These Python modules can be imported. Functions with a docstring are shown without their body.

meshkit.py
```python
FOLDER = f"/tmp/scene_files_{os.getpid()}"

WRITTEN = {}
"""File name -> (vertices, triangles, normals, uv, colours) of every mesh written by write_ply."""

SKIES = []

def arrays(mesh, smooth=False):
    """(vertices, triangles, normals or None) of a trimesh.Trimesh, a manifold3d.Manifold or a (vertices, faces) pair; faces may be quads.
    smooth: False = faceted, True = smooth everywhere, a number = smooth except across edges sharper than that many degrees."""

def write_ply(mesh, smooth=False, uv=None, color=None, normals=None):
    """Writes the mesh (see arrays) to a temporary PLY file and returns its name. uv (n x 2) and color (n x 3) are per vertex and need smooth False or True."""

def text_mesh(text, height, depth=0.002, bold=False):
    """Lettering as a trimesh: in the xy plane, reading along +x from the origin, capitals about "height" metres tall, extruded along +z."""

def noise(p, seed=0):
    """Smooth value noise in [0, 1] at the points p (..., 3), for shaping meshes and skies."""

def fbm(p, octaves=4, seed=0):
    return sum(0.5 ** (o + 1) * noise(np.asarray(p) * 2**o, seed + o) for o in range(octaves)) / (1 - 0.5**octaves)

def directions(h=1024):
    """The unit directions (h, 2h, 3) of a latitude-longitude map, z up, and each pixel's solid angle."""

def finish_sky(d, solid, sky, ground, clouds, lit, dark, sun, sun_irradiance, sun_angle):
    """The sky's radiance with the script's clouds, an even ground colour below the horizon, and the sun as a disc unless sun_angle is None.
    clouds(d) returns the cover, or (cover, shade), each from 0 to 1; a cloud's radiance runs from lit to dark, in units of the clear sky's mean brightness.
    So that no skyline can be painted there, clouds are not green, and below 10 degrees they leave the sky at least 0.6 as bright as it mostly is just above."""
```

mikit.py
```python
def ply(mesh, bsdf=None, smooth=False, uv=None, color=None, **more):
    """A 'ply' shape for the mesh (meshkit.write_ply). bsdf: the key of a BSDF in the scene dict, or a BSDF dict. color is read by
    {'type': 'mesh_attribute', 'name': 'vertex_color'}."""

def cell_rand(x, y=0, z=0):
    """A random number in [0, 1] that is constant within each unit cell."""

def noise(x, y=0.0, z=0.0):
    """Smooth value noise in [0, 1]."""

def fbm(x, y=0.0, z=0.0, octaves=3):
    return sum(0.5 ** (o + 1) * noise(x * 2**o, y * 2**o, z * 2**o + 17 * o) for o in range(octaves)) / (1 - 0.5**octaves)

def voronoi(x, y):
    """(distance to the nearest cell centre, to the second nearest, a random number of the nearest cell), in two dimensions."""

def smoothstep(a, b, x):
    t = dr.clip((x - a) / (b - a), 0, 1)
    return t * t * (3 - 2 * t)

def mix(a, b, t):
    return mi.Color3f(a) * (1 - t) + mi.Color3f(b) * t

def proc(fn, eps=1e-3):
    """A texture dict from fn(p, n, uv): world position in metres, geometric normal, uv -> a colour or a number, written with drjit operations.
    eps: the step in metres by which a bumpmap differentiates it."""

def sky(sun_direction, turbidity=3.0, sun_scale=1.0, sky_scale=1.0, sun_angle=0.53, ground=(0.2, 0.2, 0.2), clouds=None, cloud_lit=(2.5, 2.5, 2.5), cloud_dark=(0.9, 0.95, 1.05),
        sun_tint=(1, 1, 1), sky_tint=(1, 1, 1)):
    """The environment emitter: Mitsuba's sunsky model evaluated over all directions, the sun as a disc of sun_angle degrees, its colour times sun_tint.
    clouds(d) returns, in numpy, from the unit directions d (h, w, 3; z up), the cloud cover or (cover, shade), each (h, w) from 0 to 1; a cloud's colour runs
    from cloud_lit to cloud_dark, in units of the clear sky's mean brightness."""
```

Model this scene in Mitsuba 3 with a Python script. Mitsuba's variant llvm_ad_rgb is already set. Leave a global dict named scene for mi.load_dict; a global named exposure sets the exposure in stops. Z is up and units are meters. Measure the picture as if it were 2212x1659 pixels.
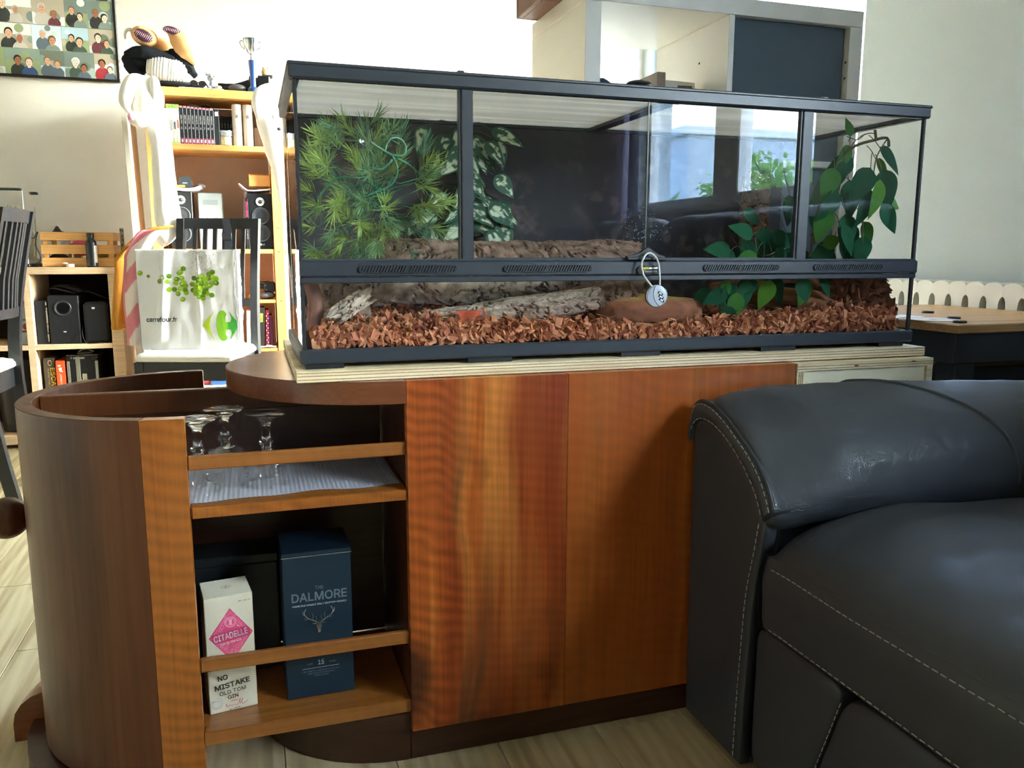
import math, random
import numpy as np, trimesh, drjit as dr, mitsuba as mi
import mikit, meshkit
from mikit import noise, fbm, smoothstep, mix, voronoi, cell_rand
from shapely.geometry import Polygon, Point, box as sbox
from shapely import affinity
from shapely.ops import unary_union

T = mi.ScalarTransform4f
PI = math.pi
rng = np.random.default_rng(7)
scene, labels = {}, {}

# ---------------------------------------------------------------- camera, sky, exposure
YAW, PITCH, ROLL = 0.3096, 0.1593, -0.0019
EYE = np.array([0.0, 0.0, 0.90])
_fw = np.array([math.sin(YAW) * math.cos(PITCH), math.cos(YAW) * math.cos(PITCH), -math.sin(PITCH)])
_rt = np.array([math.cos(YAW), -math.sin(YAW), 0.0])
_dn = np.cross(_fw, _rt)
_up = -(-_rt * math.sin(ROLL) + _dn * math.cos(ROLL))
scene['camera'] = {'type': 'perspective', 'fov': math.degrees(2 * math.atan(1106 / 1757.3)), 'fov_axis': 'x', 'near_clip': 0.02, 'far_clip': 200.0,
                   'to_world': T().look_at(origin=EYE.tolist(), target=(EYE + _fw).tolist(), up=_up.tolist())}
exposure = 2.6
scene['sky'] = mikit.sky((1.0, -0.27, 0.235), turbidity=10.0, sun_scale=1.4, sky_scale=62.0, sun_angle=1.2, ground=(0.16, 0.17, 0.15), sun_tint=(0.46, 1.0, 3.2), sky_tint=(0.64, 1.0, 1.62))

# ---------------------------------------------------------------- materials
def lin(c):
    if isinstance(c, str):
        c = [int(c[i:i + 2], 16) for i in (1, 3, 5)]
    c = np.asarray(c, float) / 255.0
    return np.where(c <= 0.04045, c / 12.92, ((c + 0.055) / 1.055) ** 2.4)


def L3(c):
    return [float(x) for x in lin(c)]


def pri(color, rough=0.5, spec=0.5, two=True, **k):
    if not isinstance(color, dict):
        color = {'type': 'rgb', 'value': [float(x) for x in color]}
    b = {'type': 'principled', 'base_color': color, 'roughness': rough, 'specular': spec, **k}
    return {'type': 'twosided', 'b': b} if two else b


def mat(c, rough=0.5, spec=0.5, **k):
    """key of a plain-colour BSDF, made once"""
    key = 'mat_' + (c[1:] if isinstance(c, str) else '_'.join(str(int(x)) for x in c)) + f'_{int(rough*100)}_{int(spec*100)}' + ''.join(f'_{a}{int(b*100)}' for a, b in k.items())
    if key not in scene:
        scene[key] = pri(lin(c), rough, spec, **k)
    return key


def bsdf(key, d):
    scene[key] = d
    return key


def bump(inner, fn, scale=1.0, eps=1e-3):
    return {'type': 'twosided', 'b': {'type': 'bumpmap', 'arbitrary': mikit.proc(fn, eps), 'scale': scale, 'b': inner}}


def wood_fn(a, b, c, along='z', sc=1.0, fig=0.0, seed=0.0, streak=0.5):
    """veneer: a base, b streak, c dark vein colours (sRGB); along = grain axis; fig = fiddleback strength"""
    a, b, c = (L3(q) for q in (a, b, c))
    def fn(p, n, uv):
        if along == 'z':
            g, u, v = p.z, p.x, p.y
        elif along == 'x':
            g, u, v = p.x, p.z, p.y
        else:
            g, u, v = p.y, p.x, p.z
        g, u, v = g * sc, u * sc, v * sc
        wob = fbm(g * 3.1 + seed, u * 9, v * 9, octaves=3)
        k = fbm(u * 34 + wob * 3.0 + seed, g * 1.6, v * 34, octaves=3)
        fine = fbm(u * 260 + seed, g * 7, v * 260, octaves=2)
        big = fbm(u * 7 + wob * 1.5 + seed * 3, g * 1.1, v * 7, octaves=3)
        t = smoothstep(0.35, 0.68, k * 0.55 + big * 0.45)
        col = mix(a, b, t * streak * 1.6)
        dk = smoothstep(0.56, 0.72, big) * 0.65 + smoothstep(0.60, 0.78, k) * 0.35
        col = mix(col, c, dr.clip(dk, 0, 1) * 0.8)
        col = col * (0.80 + 0.40 * fine)
        if fig > 0:
            w = dr.sin(g * 260 + 14 * fbm(u * 14, g * 6, v * 14, octaves=2) + u * 60)
            col = col * (1 + fig * w * (0.3 + 0.7 * noise(u * 11, g * 5, v * 11)))
        return col
    return fn


def front_fn(p, n, uv):
    u, z = p.x, p.z
    wob = fbm(u * 6, z * 2.2, 1.3, octaves=3)
    k = fbm(u * 36 + wob * 4.0, z * 1.7, 2.0, octaves=3)
    band = fbm(u * 9 + wob * 1.2, z * .8, 7.7, octaves=3)
    blot = fbm(u * 8 + 2.1, z * 5.5, 5.1, octaves=4)
    fine = fbm(u * 280, z * 6, 0, octaves=2)
    col = mix(L3('#97491a'), L3('#b06a30'), smoothstep(.40, .72, k))
    col = mix(col, L3('#70290e'), smoothstep(.46, .66, band) * .85)
    col = mix(col, L3('#4a301a'), smoothstep(.60, .78, k) * smoothstep(.48, .66, wob) * .8)
    low = 1 - smoothstep(.10, .55, z)  # shade low on the panel painted in: dark blotches spread wider there
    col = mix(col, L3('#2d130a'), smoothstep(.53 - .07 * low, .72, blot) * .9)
    fid = dr.sin(z * 250 + 12 * fbm(u * 14, z * 6, 0, octaves=2) + u * 70) * smoothstep(.12, 0, p.x - .27)
    return col * (0.80 + 0.40 * fine) * (1 + .14 * fid + .05 * dr.sin(z * 300 + u * 50 + 9 * wob))


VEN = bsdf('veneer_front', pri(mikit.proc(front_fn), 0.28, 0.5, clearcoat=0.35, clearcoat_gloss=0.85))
VENB = bsdf('veneer_front_right', pri(mikit.proc(wood_fn('#8e4518', '#9c5522', '#56230c', 'z', 0.9, 0.06, 9.3, .5)), 0.28, 0.5, clearcoat=0.35, clearcoat_gloss=0.85))
VENC = bsdf('veneer_curved', pri(mikit.proc(wood_fn('#472411', '#523019', '#301708', 'z', 0.8, 0.0, 4.1, .5)), 0.33, 0.35, clearcoat=0.18, clearcoat_gloss=0.85))
FID = bsdf('veneer_fiddleback', pri(mikit.proc(wood_fn('#7e4213', '#8e521d', '#65320c', 'z', 1.0, 0.17, 2.2, .5)), 0.3, 0.5, clearcoat=0.3, clearcoat_gloss=0.85))
SHW = bsdf('wood_shelf', pri(mikit.proc(wood_fn('#7c481e', '#8b5727', '#4e2a12', 'x', 1.0, 0.04, 6.0, .6)), 0.33, 0.5, clearcoat=0.25))
TOPW = bsdf('wood_top', pri(mikit.proc(wood_fn('#63341d', '#703f26', '#4b2413', 'x', 1.0, 0.0, 3.0, .6)), 0.25, 0.5, clearcoat=0.4, clearcoat_gloss=0.85))
DKW = bsdf('wood_dark', pri(mikit.proc(wood_fn('#331b10', '#3e2315', '#241109', 'x', 1.0, 0.0, 8.0, .6)), 0.35, 0.5))
PINE = bsdf('wood_pine', pri(mikit.proc(wood_fn('#d59c59', '#deae6e', '#b97b3c', 'x', 0.8, 0.0, 5.0, .5)), 0.45, 0.4))
PINEZ = bsdf('wood_pine_upright', pri(mikit.proc(wood_fn('#d59c59', '#deae6e', '#b97b3c', 'z', 0.8, 0.0, 5.5, .5)), 0.45, 0.4))
BIRCH = bsdf('wood_birch', pri(mikit.proc(wood_fn('#c3a684', '#cbb08f', '#b09270', 'x', 1.0, 0.0, 7.5, .5)), 0.5, 0.4))


def ply_fn(p, n, uv):
    f = fbm(p.x * 5, p.y * 60, p.z * 120, octaves=3)
    return mix(L3('#e2d5b4'), L3('#c8b48c'), smoothstep(0.3, 0.75, f))


PLY = bsdf('plywood_face', pri(mikit.proc(ply_fn), 0.55, 0.35))


def floor_fn(p, n, uv):
    b = cell_rand(dr.floor(p.x / 0.19 + 500), dr.floor((p.y + 0.43 * dr.floor(p.x / 0.19 + 500)) / 1.28 + 300), 0)
    k = fbm(p.x * 60 + b * 40, p.y * 2.2 + b * 9, 0, octaves=3)
    ring = dr.sin(60 * (p.x * 1.3 + 0.12 * fbm(p.x * 4 + b * 20, p.y * 2.0, 0, octaves=2)) * 3.0)
    col = mix(L3('#b9a985'), L3('#98845f'), smoothstep(0.35, 0.75, k) * 0.75)
    return col * (0.93 + 0.05 * ring + 0.10 * (b - 0.5))


FLOOR = bsdf('laminate', pri(mikit.proc(floor_fn), 0.42, 0.4))


def wall_fn(p, n, uv):
    return mi.Color3f(L3('#d0cabf')) * (0.97 + 0.05 * fbm(p.x * 3, p.y * 3, p.z * 3, octaves=3))


WALL = bsdf('wall_paint', pri(mikit.proc(wall_fn), 0.8, 0.15))
WHITE = mat('#e8e6df', 0.45, 0.4)
CEIL = mat('#dcdad6', 0.9, 0.1)
KAL = mat('#dcdad0', 0.35, 0.45)
GRAYIN = mat('#4c5a63', 0.6, 0.3)
BLK = mat('#17191d', 0.33, 0.5)
BLKM = mat('#141517', 0.6, 0.3)
BLKS = mat('#0d0e10', 0.25, 0.5)
FRM = mat('#2b313a', 0.36, 0.5)
FRM2 = mat('#20242b', 0.4, 0.5)
SIL = bsdf('brushed_silver', pri(lin('#c9cdd2'), 0.25, 0.5, metallic=1.0))
CHROME = bsdf('chrome', pri(lin('#dfe2e6'), 0.08, 0.5, metallic=1.0))
GLASS = bsdf('solid_glass', {'type': 'dielectric', 'int_ior': 1.5, 'ext_ior': 1.0})
PANE = bsdf('pane_glass', {'type': 'thindielectric', 'int_ior': 1.52, 'ext_ior': 1.0})
VC = bsdf('vertex_painted', pri({'type': 'mesh_attribute', 'name': 'vertex_color'}, 0.6, 0.3))
VCM = bsdf('vertex_painted_matte', pri({'type': 'mesh_attribute', 'name': 'vertex_color'}, 0.85, 0.15))
PLUSHW = bsdf('white_plush', pri(lin('#eeebe4'), 0.95, 0.1, sheen=0.6))


def leather_h(p, n, uv):
    d1, d2, r = voronoi(p.x * 330 + p.z * 160, p.y * 330 + p.z * 210)
    return smoothstep(0.0, 0.35, d2 - d1) * 0.0007 + 0.0016 * fbm(p.x * 60, p.y * 60, p.z * 60, octaves=2)


LEATHER = bsdf('black_leather', bump(pri(lin('#2f3338'), 0.34, 0.65, two=False), leather_h, 1.0, 5e-4))
LEATHERS = bsdf('black_leather_smooth', pri(lin('#2b2e33'), 0.46, 0.45))


# ---------------------------------------------------------------- entries
def numbered(k):
    if k not in scene and k not in labels:
        return k
    i = 1
    while f'{k}_{i:03d}' in scene or f'{k}_{i:03d}' in labels:
        i += 1
    return f'{k}_{i:03d}'


def thing(name, label, cat, group=None):
    k = numbered(name)
    labels[k] = {'label': label, 'category': cat}
    if group:
        labels[k]['group'] = group
    return k


def entry(mesh, m, smooth=False):
    if hasattr(mesh, 'vc') and mesh.vc is not None:
        return mikit.ply(mesh, m, smooth=bool(smooth), color=mesh.vc)
    return mikit.ply(mesh, m, smooth=smooth)


def part(parent, name, mesh, m, smooth=30, label=None, kind=None):
    k = numbered(parent + '__' + name)
    scene[k] = entry(mesh, m, smooth)
    if label:
        labels.setdefault(k, {})['label'] = label
    if kind:
        labels.setdefault(k, {})['kind'] = kind
    return k


def solo(name, mesh, m, label, cat, smooth=30, group=None, kind=None):
    k = thing(name, label, cat, group)
    if kind:
        labels[k]['kind'] = kind
    scene[k] = entry(mesh, m, smooth)
    return k


def struct(name, mesh, m, smooth=False, label=None):
    scene[name] = entry(mesh, m, smooth)
    labels[name] = {'kind': 'structure'}
    if label:
        labels[name]['label'] = label
    return name


# ---------------------------------------------------------------- mesh helpers
def bx(x0, x1, y0, y1, z0, z1, b=0.0015):
    """chamfered box"""
    x0, x1 = min(x0, x1), max(x0, x1); y0, y1 = min(y0, y1), max(y0, y1); z0, z1 = min(z0, z1), max(z0, z1)
    b = min(b, (x1 - x0) * .3, (y1 - y0) * .3, (z1 - z0) * .3)
    if b <= 0:
        m = trimesh.creation.box((x1 - x0, y1 - y0, z1 - z0))
        m.apply_translation(((x0 + x1) / 2, (y0 + y1) / 2, (z0 + z1) / 2))
        return m
    P = []
    for X, sx in ((x0, 1), (x1, -1)):
        for Y, sy in ((y0, 1), (y1, -1)):
            for Z, sz in ((z0, 1), (z1, -1)):
                P += [(X + sx * b, Y + sy * b, Z), (X + sx * b, Y, Z + sz * b), (X, Y + sy * b, Z + sz * b)]
    return trimesh.convex.convex_hull(np.array(P))


def cat(*ms):
    ms = [m for q in ms for m in (q if isinstance(q, (list, tuple)) else [q])]
    out = trimesh.util.concatenate(ms)
    if all(getattr(m, 'vc', None) is not None for m in ms):
        out.vc = np.vstack([m.vc for m in ms])
    return out


def mv(m, M=None, t=None, rz=0.0, rx=0.0, ry=0.0, s=None):
    vc = getattr(m, 'vc', None)
    m = m.copy()
    A = np.eye(4)
    if s is not None:
        A = np.diag([*(np.ones(3) * s), 1.0]) @ A
    for ang, ax in ((rx, [1, 0, 0]), (ry, [0, 1, 0]), (rz, [0, 0, 1])):
        if ang:
            A = trimesh.transformations.rotation_matrix(ang, ax) @ A
    if t is not None:
        B = np.eye(4); B[:3, 3] = t
        A = B @ A
    if M is not None:
        A = M @ A
    m.apply_transform(A)
    if vc is not None:
        m.vc = vc
    return m


def paint(m, c):
    """constant vertex colour (sRGB)"""
    m.vc = np.tile(lin(c), (len(m.vertices), 1))
    return m


def TM(v, f):
    return trimesh.Trimesh(np.asarray(v, float), np.asarray(f, int), process=False)


def grid_faces(n, m, wrap=False, flip=False):
    F = []
    i, j = np.meshgrid(np.arange(n - 1), np.arange(m if wrap else m - 1), indexing='ij')
    i, j = i.ravel(), j.ravel()
    j2 = (j + 1) % m
    a, b, c, d = i * m + j, i * m + j2, (i + 1) * m + j2, (i + 1) * m + j
    F = np.vstack([np.stack([a, b, c], 1), np.stack([a, c, d], 1)])
    return F[:, ::-1] if flip else F


def loft(loops, caps=True, wrap=True):
    """closed loops (n, m, 3) -> mesh"""
    L = np.asarray(loops, float)
    n, m, _ = L.shape
    V = L.reshape(-1, 3)
    F = grid_faces(n, m, wrap)
    if caps and wrap:
        c0, c1 = len(V), len(V) + 1
        V = np.vstack([V, L[0].mean(0), L[-1].mean(0)])
        j = np.arange(m); j2 = (j + 1) % m
        F = np.vstack([F, np.stack([np.full(m, c0), j2, j], 1), np.stack([np.full(m, c1), (n - 1) * m + j, (n - 1) * m + j2], 1)])
    me = TM(V, F)
    if me.volume < 0:
        me.invert()
    return me


def sheet(fn, n, m, th):
    """thin solid sheet from fn(u, v) -> (n*m, 3) with thickness th along its normals"""
    u, v = np.meshgrid(np.linspace(0, 1, n), np.linspace(0, 1, m), indexing='ij')
    P = fn(u, v).reshape(n, m, 3)
    du, dv = np.gradient(P, axis=0), np.gradient(P, axis=1)
    N = np.cross(du, dv)
    N /= np.linalg.norm(N, axis=2, keepdims=True) + 1e-12
    A, B = (P + N * th / 2).reshape(-1, 3), (P - N * th / 2).reshape(-1, 3)
    k = n * m
    F = [grid_faces(n, m), grid_faces(n, m, flip=True) + k]
    ring = [*(np.arange(m)), *(np.arange(1, n) * m + m - 1), *((n - 1) * m + np.arange(m - 2, -1, -1)), *(np.arange(n - 2, 0, -1) * m)]
    r = np.array(ring); r2 = np.roll(r, -1)
    F += [np.stack([r, r + k, r2 + k], 1), np.stack([r, r2 + k, r2], 1)]
    me = TM(np.vstack([A, B]), np.vstack(F))
    if me.volume < 0:
        me.invert()
    return me


def smooth_path(P, n=40, closed=False):
    from scipy.interpolate import CubicSpline
    P = np.asarray(P, float)
    if closed:
        P = np.vstack([P, P[:1]])
    d = np.r_[0, np.cumsum(np.linalg.norm(np.diff(P, axis=0), axis=1))]
    cs = CubicSpline(d, P, bc_type='periodic' if closed else 'natural')
    t = np.linspace(0, d[-1], n + (1 if closed else 0))
    Q = cs(t)
    return Q[:-1] if closed else Q


def tube(P, r, n=8, cap=True):
    P = np.asarray(P, float)
    r = np.broadcast_to(np.asarray(r, float), (len(P),))
    t = np.gradient(P, axis=0)
    t /= np.linalg.norm(t, axis=1, keepdims=True) + 1e-12
    a = np.cross(t[0], [0, 0, 1.0] if abs(t[0][2]) < .9 else [1.0, 0, 0]); a /= np.linalg.norm(a)
    loops = []
    for k in range(len(P)):
        a = a - t[k] * (a @ t[k]); a /= np.linalg.norm(a) + 1e-12
        b = np.cross(t[k], a)
        g = np.arange(n) * 2 * PI / n
        loops.append(P[k] + r[k] * (np.cos(g)[:, None] * a + np.sin(g)[:, None] * b))
    return loft(loops, cap)


def cyl(p0, p1, r0, r1=None, n=20):
    return tube([p0, p1], [r0, r0 if r1 is None else r1], n)


def lathe(prof, n=40, c=(0, 0, 0)):
    """closed-of-revolution solid about z from (r, z) points"""
    P = np.array(prof, float)
    g = np.arange(n) * 2 * PI / n
    loops = [np.stack([np.cos(g) * max(r, 1e-5), np.sin(g) * max(r, 1e-5), np.full(n, z)], 1) for r, z in P]
    m = loft(loops, True)
    m.apply_translation(c)
    return m


def ball(c, r, sub=3, nz=0.0, fr=8.0, seed=0):
    m = trimesh.creation.icosphere(sub)
    v = m.vertices * np.asarray(r, float)
    if nz:
        k = meshkit.fbm(m.vertices * fr * .25 + seed * 7.3, 3, seed) - .5
        v = v * (1 + nz * k[:, None])
    m.vertices = v + np.asarray(c, float)
    return m


def ext(poly, h, M=None):
    gs = list(poly.geoms) if hasattr(poly, 'geoms') else [poly]
    m = trimesh.util.concatenate([trimesh.creation.extrude_polygon(g, h, engine='earcut') for g in gs if g.area > 1e-12])
    return m if M is None else mv(m, M)


def frame(o, right, up):
    """matrix: local x = right, y = up, z = right x up"""
    r = np.asarray(right, float); r /= np.linalg.norm(r)
    u = np.asarray(up, float); u = u - r * (u @ r); u /= np.linalg.norm(u)
    A = np.eye(4)
    A[:3, 0], A[:3, 1], A[:3, 2], A[:3, 3] = r, u, np.cross(r, u), o
    return A


def FR(x, y, z):
    """front-facing frame (text readable from -Y) with its origin at x, y, z"""
    return frame((x, y, z), (1, 0, 0), (0, 0, 1))


def txt(s, w=None, h=0.01, d=0.0004, bold=False, M=None, center=True):
    m = meshkit.text_mesh(s, h, d, bold)
    b = m.bounds
    m.apply_translation([-b[0][0], 0, 0])
    ww = b[1][0] - b[0][0]
    if w:
        m.apply_scale([w / ww, 1, 1]); ww = w
    if center:
        m.apply_translation([-ww / 2, 0, 0])
    return m if M is None else mv(m, M)


def jbox(c, size, seed, jit=.25, R=None):
    """irregular 12-triangle chunk"""
    g = np.random.default_rng(seed)
    v = np.array([[x, y, z] for x in (-.5, .5) for y in (-.5, .5) for z in (-.5, .5)]) + g.uniform(-jit, jit, (8, 3))
    v = v * size
    if R is not None:
        v = v @ R.T
    f = np.array([[0, 1, 3], [0, 3, 2], [4, 6, 7], [4, 7, 5], [0, 4, 5], [0, 5, 1], [2, 3, 7], [2, 7, 6], [0, 2, 6], [0, 6, 4], [1, 5, 7], [1, 7, 3]])
    return v + c, f


def rot_rand(g):
    return trimesh.transformations.random_rotation_matrix(g.random(3))[:3, :3]


def leaf(L, W, curl=0.25, fold=0.15, n=9, m=5, tipk=1.0):
    """pointed leaf from the origin along +x, facing +z"""
    t = np.linspace(0, 1, n)
    w = W / 2 * np.sin(PI * t ** 0.72) ** 0.85 * (1 - 0.25 * t) * 1.12
    w[0] = W * .03; w[-1] = 0.0002
    s = np.linspace(-1, 1, m)
    X = L * t[:, None] + 0 * s
    Y = w[:, None] * s
    Z = -curl * L * t[:, None] ** 2 + fold * np.abs(Y) * 1.0
    V = np.stack([X, Y, Z], -1).reshape(-1, 3)
    me = TM(V, grid_faces(n, m))
    me.ts = (np.repeat(t, m), np.tile(s, n))
    return me


def at(m, o, d, up=(0, 0, 1), s=1.0):
    """put a mesh built along +x (facing +z) at o pointing along d"""
    d = np.asarray(d, float); d /= np.linalg.norm(d)
    u = np.asarray(up, float); u = u - d * (u @ d)
    if np.linalg.norm(u) < 1e-6:
        u = np.array([0, 1.0, 0]) - d * d[1]
    u /= np.linalg.norm(u)
    A = np.eye(4)
    A[:3, 0], A[:3, 1], A[:3, 2], A[:3, 3] = d * s, np.cross(u, d) * s, u * s, o
    return mv(m, A)

# ================================================================ the room
XR, XL, YB, YF, ZC = 2.30, -3.40, 4.62, -4.40, 2.75
struct('floor', bx(XL, XR, YF, YB, -0.08, -0.012, 0), mat('#8f7d5e', .6, .3))
_pl = 0
for i in range(int((XR - XL) / 0.19) + 1):
    xa, xb = XL + i * 0.19, min(XL + (i + 1) * 0.19, XR)
    y = YF - (0.43 * (i % 3))
    while y < YB and xb - xa > .02:
        ya, yb = max(y, YF), min(y + 1.28, YB)
        if yb - ya > .02:
            part('floor', 'plank', bx(xa + .0006, xb - .0006, ya + .0006, yb - .0006, -.012, 0, .0012), FLOOR, False)
        y += 1.28
struct('ceiling', bx(XL, XR, YF, YB, ZC, ZC + .1, 0), CEIL)
struct('wall_back', bx(XL - .2, XR + .2, YB, YB + .2, -.1, ZC + .1, 0), WALL)
struct('wall_left', bx(XL - .2, XL, YF, YB, -.1, ZC + .1, 0), mat('#a8a5a0', .8, .15))
struct('wall_front', bx(XL - .2, XR + .2, YF - .2, YF, -.1, ZC + .1, 0), mat('#a8a5a0', .8, .15))
W1 = (-1.93, -.28, 1.15, 2.30)
W2 = (2.74, 4.54, .85, 2.55)
_wp = sbox(YF, -.1, YB, ZC + .1).difference(sbox(W1[0], W1[2], W1[1], W1[3])).difference(sbox(W2[0], W2[2], W2[1], W2[3]))
struct('wall_right', ext(_wp, .22, frame((XR, 0, 0), (0, 1, 0), (0, 0, 1))), mat('#a6b0b3', .8, .15))
struct('baseboard_back', bx(XL, XR, YB - .014, YB, 0, .08, .003), WHITE)
struct('baseboard_right', cat(bx(XR - .014, XR, YF, W2[0] - .02, 0, .08, .003)), WHITE)


def window(key, w, mulls, rails=()):
    y0, y1, z0, z1 = w
    x0, x1, f = XR + .05, XR + .11, .055
    fr = [bx(x0, x1, y0, y1, z0, z0 + f), bx(x0, x1, y0, y1, z1 - f, z1), bx(x0, x1, y0, y0 + f, z0 + f, z1 - f), bx(x0, x1, y1 - f, y1, z0 + f, z1 - f)]
    struct(key, cat(fr), WHITE)
    edges = [y0 + f] + [e for a, b in mulls for e in (a, b)] + [y1 - f]
    for a, b in mulls:
        part(key, 'mullion', cat(bx(x0 - .012, x1 + .01, a, b, z0 + f, z1 - f, .006)), WHITE, False)
    for a, b in zip(edges[::2], edges[1::2]):
        part(key, 'pane', bx(x0 + .028, x0 + .028, a, b, z0 + f, z1 - f, 0) if False else TM([[x0 + .03, a, z0 + f], [x0 + .03, b, z0 + f], [x0 + .03, b, z1 - f], [x0 + .03, a, z1 - f]], [[0, 1, 2], [0, 2, 3]]), PANE, False)


window('window_1', W1, [(-1.135, -.905)])
part('window_1', 'sill', bx(XR - .05, XR + .05, W1[0] - .03, W1[1] + .03, W1[2] - .03, W1[2]), WHITE, False)
part('window_1', 'handle', cat(bx(XR + .02, XR + .04, -1.03, -1.005, 1.68, 1.76), bx(XR + .005, XR + .022, -1.028, -1.007, 1.58, 1.73)), SIL, False)
window('window_2', W2, [(3.60, 3.70)])
# curtain hanging beside window 1
def _cur(u, v):
    y = -2.42 + .50 * u
    x = XR - .085 + .026 * np.sin(u * 44) + .012 * np.sin(u * 19 + v * 2)
    return np.stack([x, y, .12 + 2.56 * v], -1)
CURT = bsdf('curtain_cloth', {'type': 'principledthin', 'base_color': {'type': 'rgb', 'value': lin('#cfc6d8').tolist()}, 'roughness': .8, 'diff_trans': .9})
solo('curtain', sheet(_cur, 70, 12, .002), CURT, 'pale lilac curtain hanging beside the window behind the sofa', 'curtain', True)
solo('curtain_rod', cyl((XR - .085, -2.5, 2.70), (XR - .085, .1, 2.70), .012), SIL, 'metal curtain rod above the window behind the sofa', 'curtain rod')

# ---------------------------------------------------------------- outside
struct('ground_outside', bx(XR + .25, 40, -30, 30, -.5, -.4, 0), mat('#565c4c', .9, .1))
solo('house_wall', cat(bx(7.2, 11, -16.5, -10.0, -.4, 2.95, .02), bx(7.1, 11.1, -16.6, -9.95, 2.9, 3.05, .02)), mat('#d9d7d0', .9, .1),
     'white rendered garden building outside the window, seen as a reflection', 'building', False)


def tree(x, y, z0, z1, r, n, seed, label):
    g = np.random.default_rng(seed)
    k = thing('tree', label, 'tree', None)
    br = [tube([(x, y, -.4), (x + .05, y - .05, z0 * .6), (x, y, z1 * .8)], [.09, .06, .02], 7)]
    ends = []
    for i in range(26):
        a = g.uniform(0, 2 * PI); h = g.uniform(.35, .95); rr = r * g.uniform(.4, 1.0)
        e = np.array([x + rr * math.cos(a), y + rr * math.sin(a), z0 + (z1 - z0) * min(1, h + .1)])
        s0 = np.array([x, y, z0 + (z1 - z0) * h * .5])
        br.append(tube([s0, (s0 + e) / 2 + g.normal(0, .06, 3), e], [.03, .018, .006], 5))
        ends += [e, (s0 + e) / 2]
    part(k, 'trunk', cat(br), mat('#5b4a3a', .9, .1))
    V, F = [], []
    for i in range(n):
        c = ends[g.integers(len(ends))] + g.normal(0, r * .14, 3) * [1, 1, .7]
        R = rot_rand(g); L = g.uniform(.07, .13)
        q = np.array([[0, 0, 0], [.5, .3, .05], [1, 0, 0], [.5, -.3, .05]]) * L
        F += [[len(V), len(V) + 1, len(V) + 2], [len(V), len(V) + 2, len(V) + 3]]
        V += (q @ R.T + c).tolist()
    part(k, 'foliage', TM(V, F), LEAFOUT, False, kind='stuff')


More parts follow.
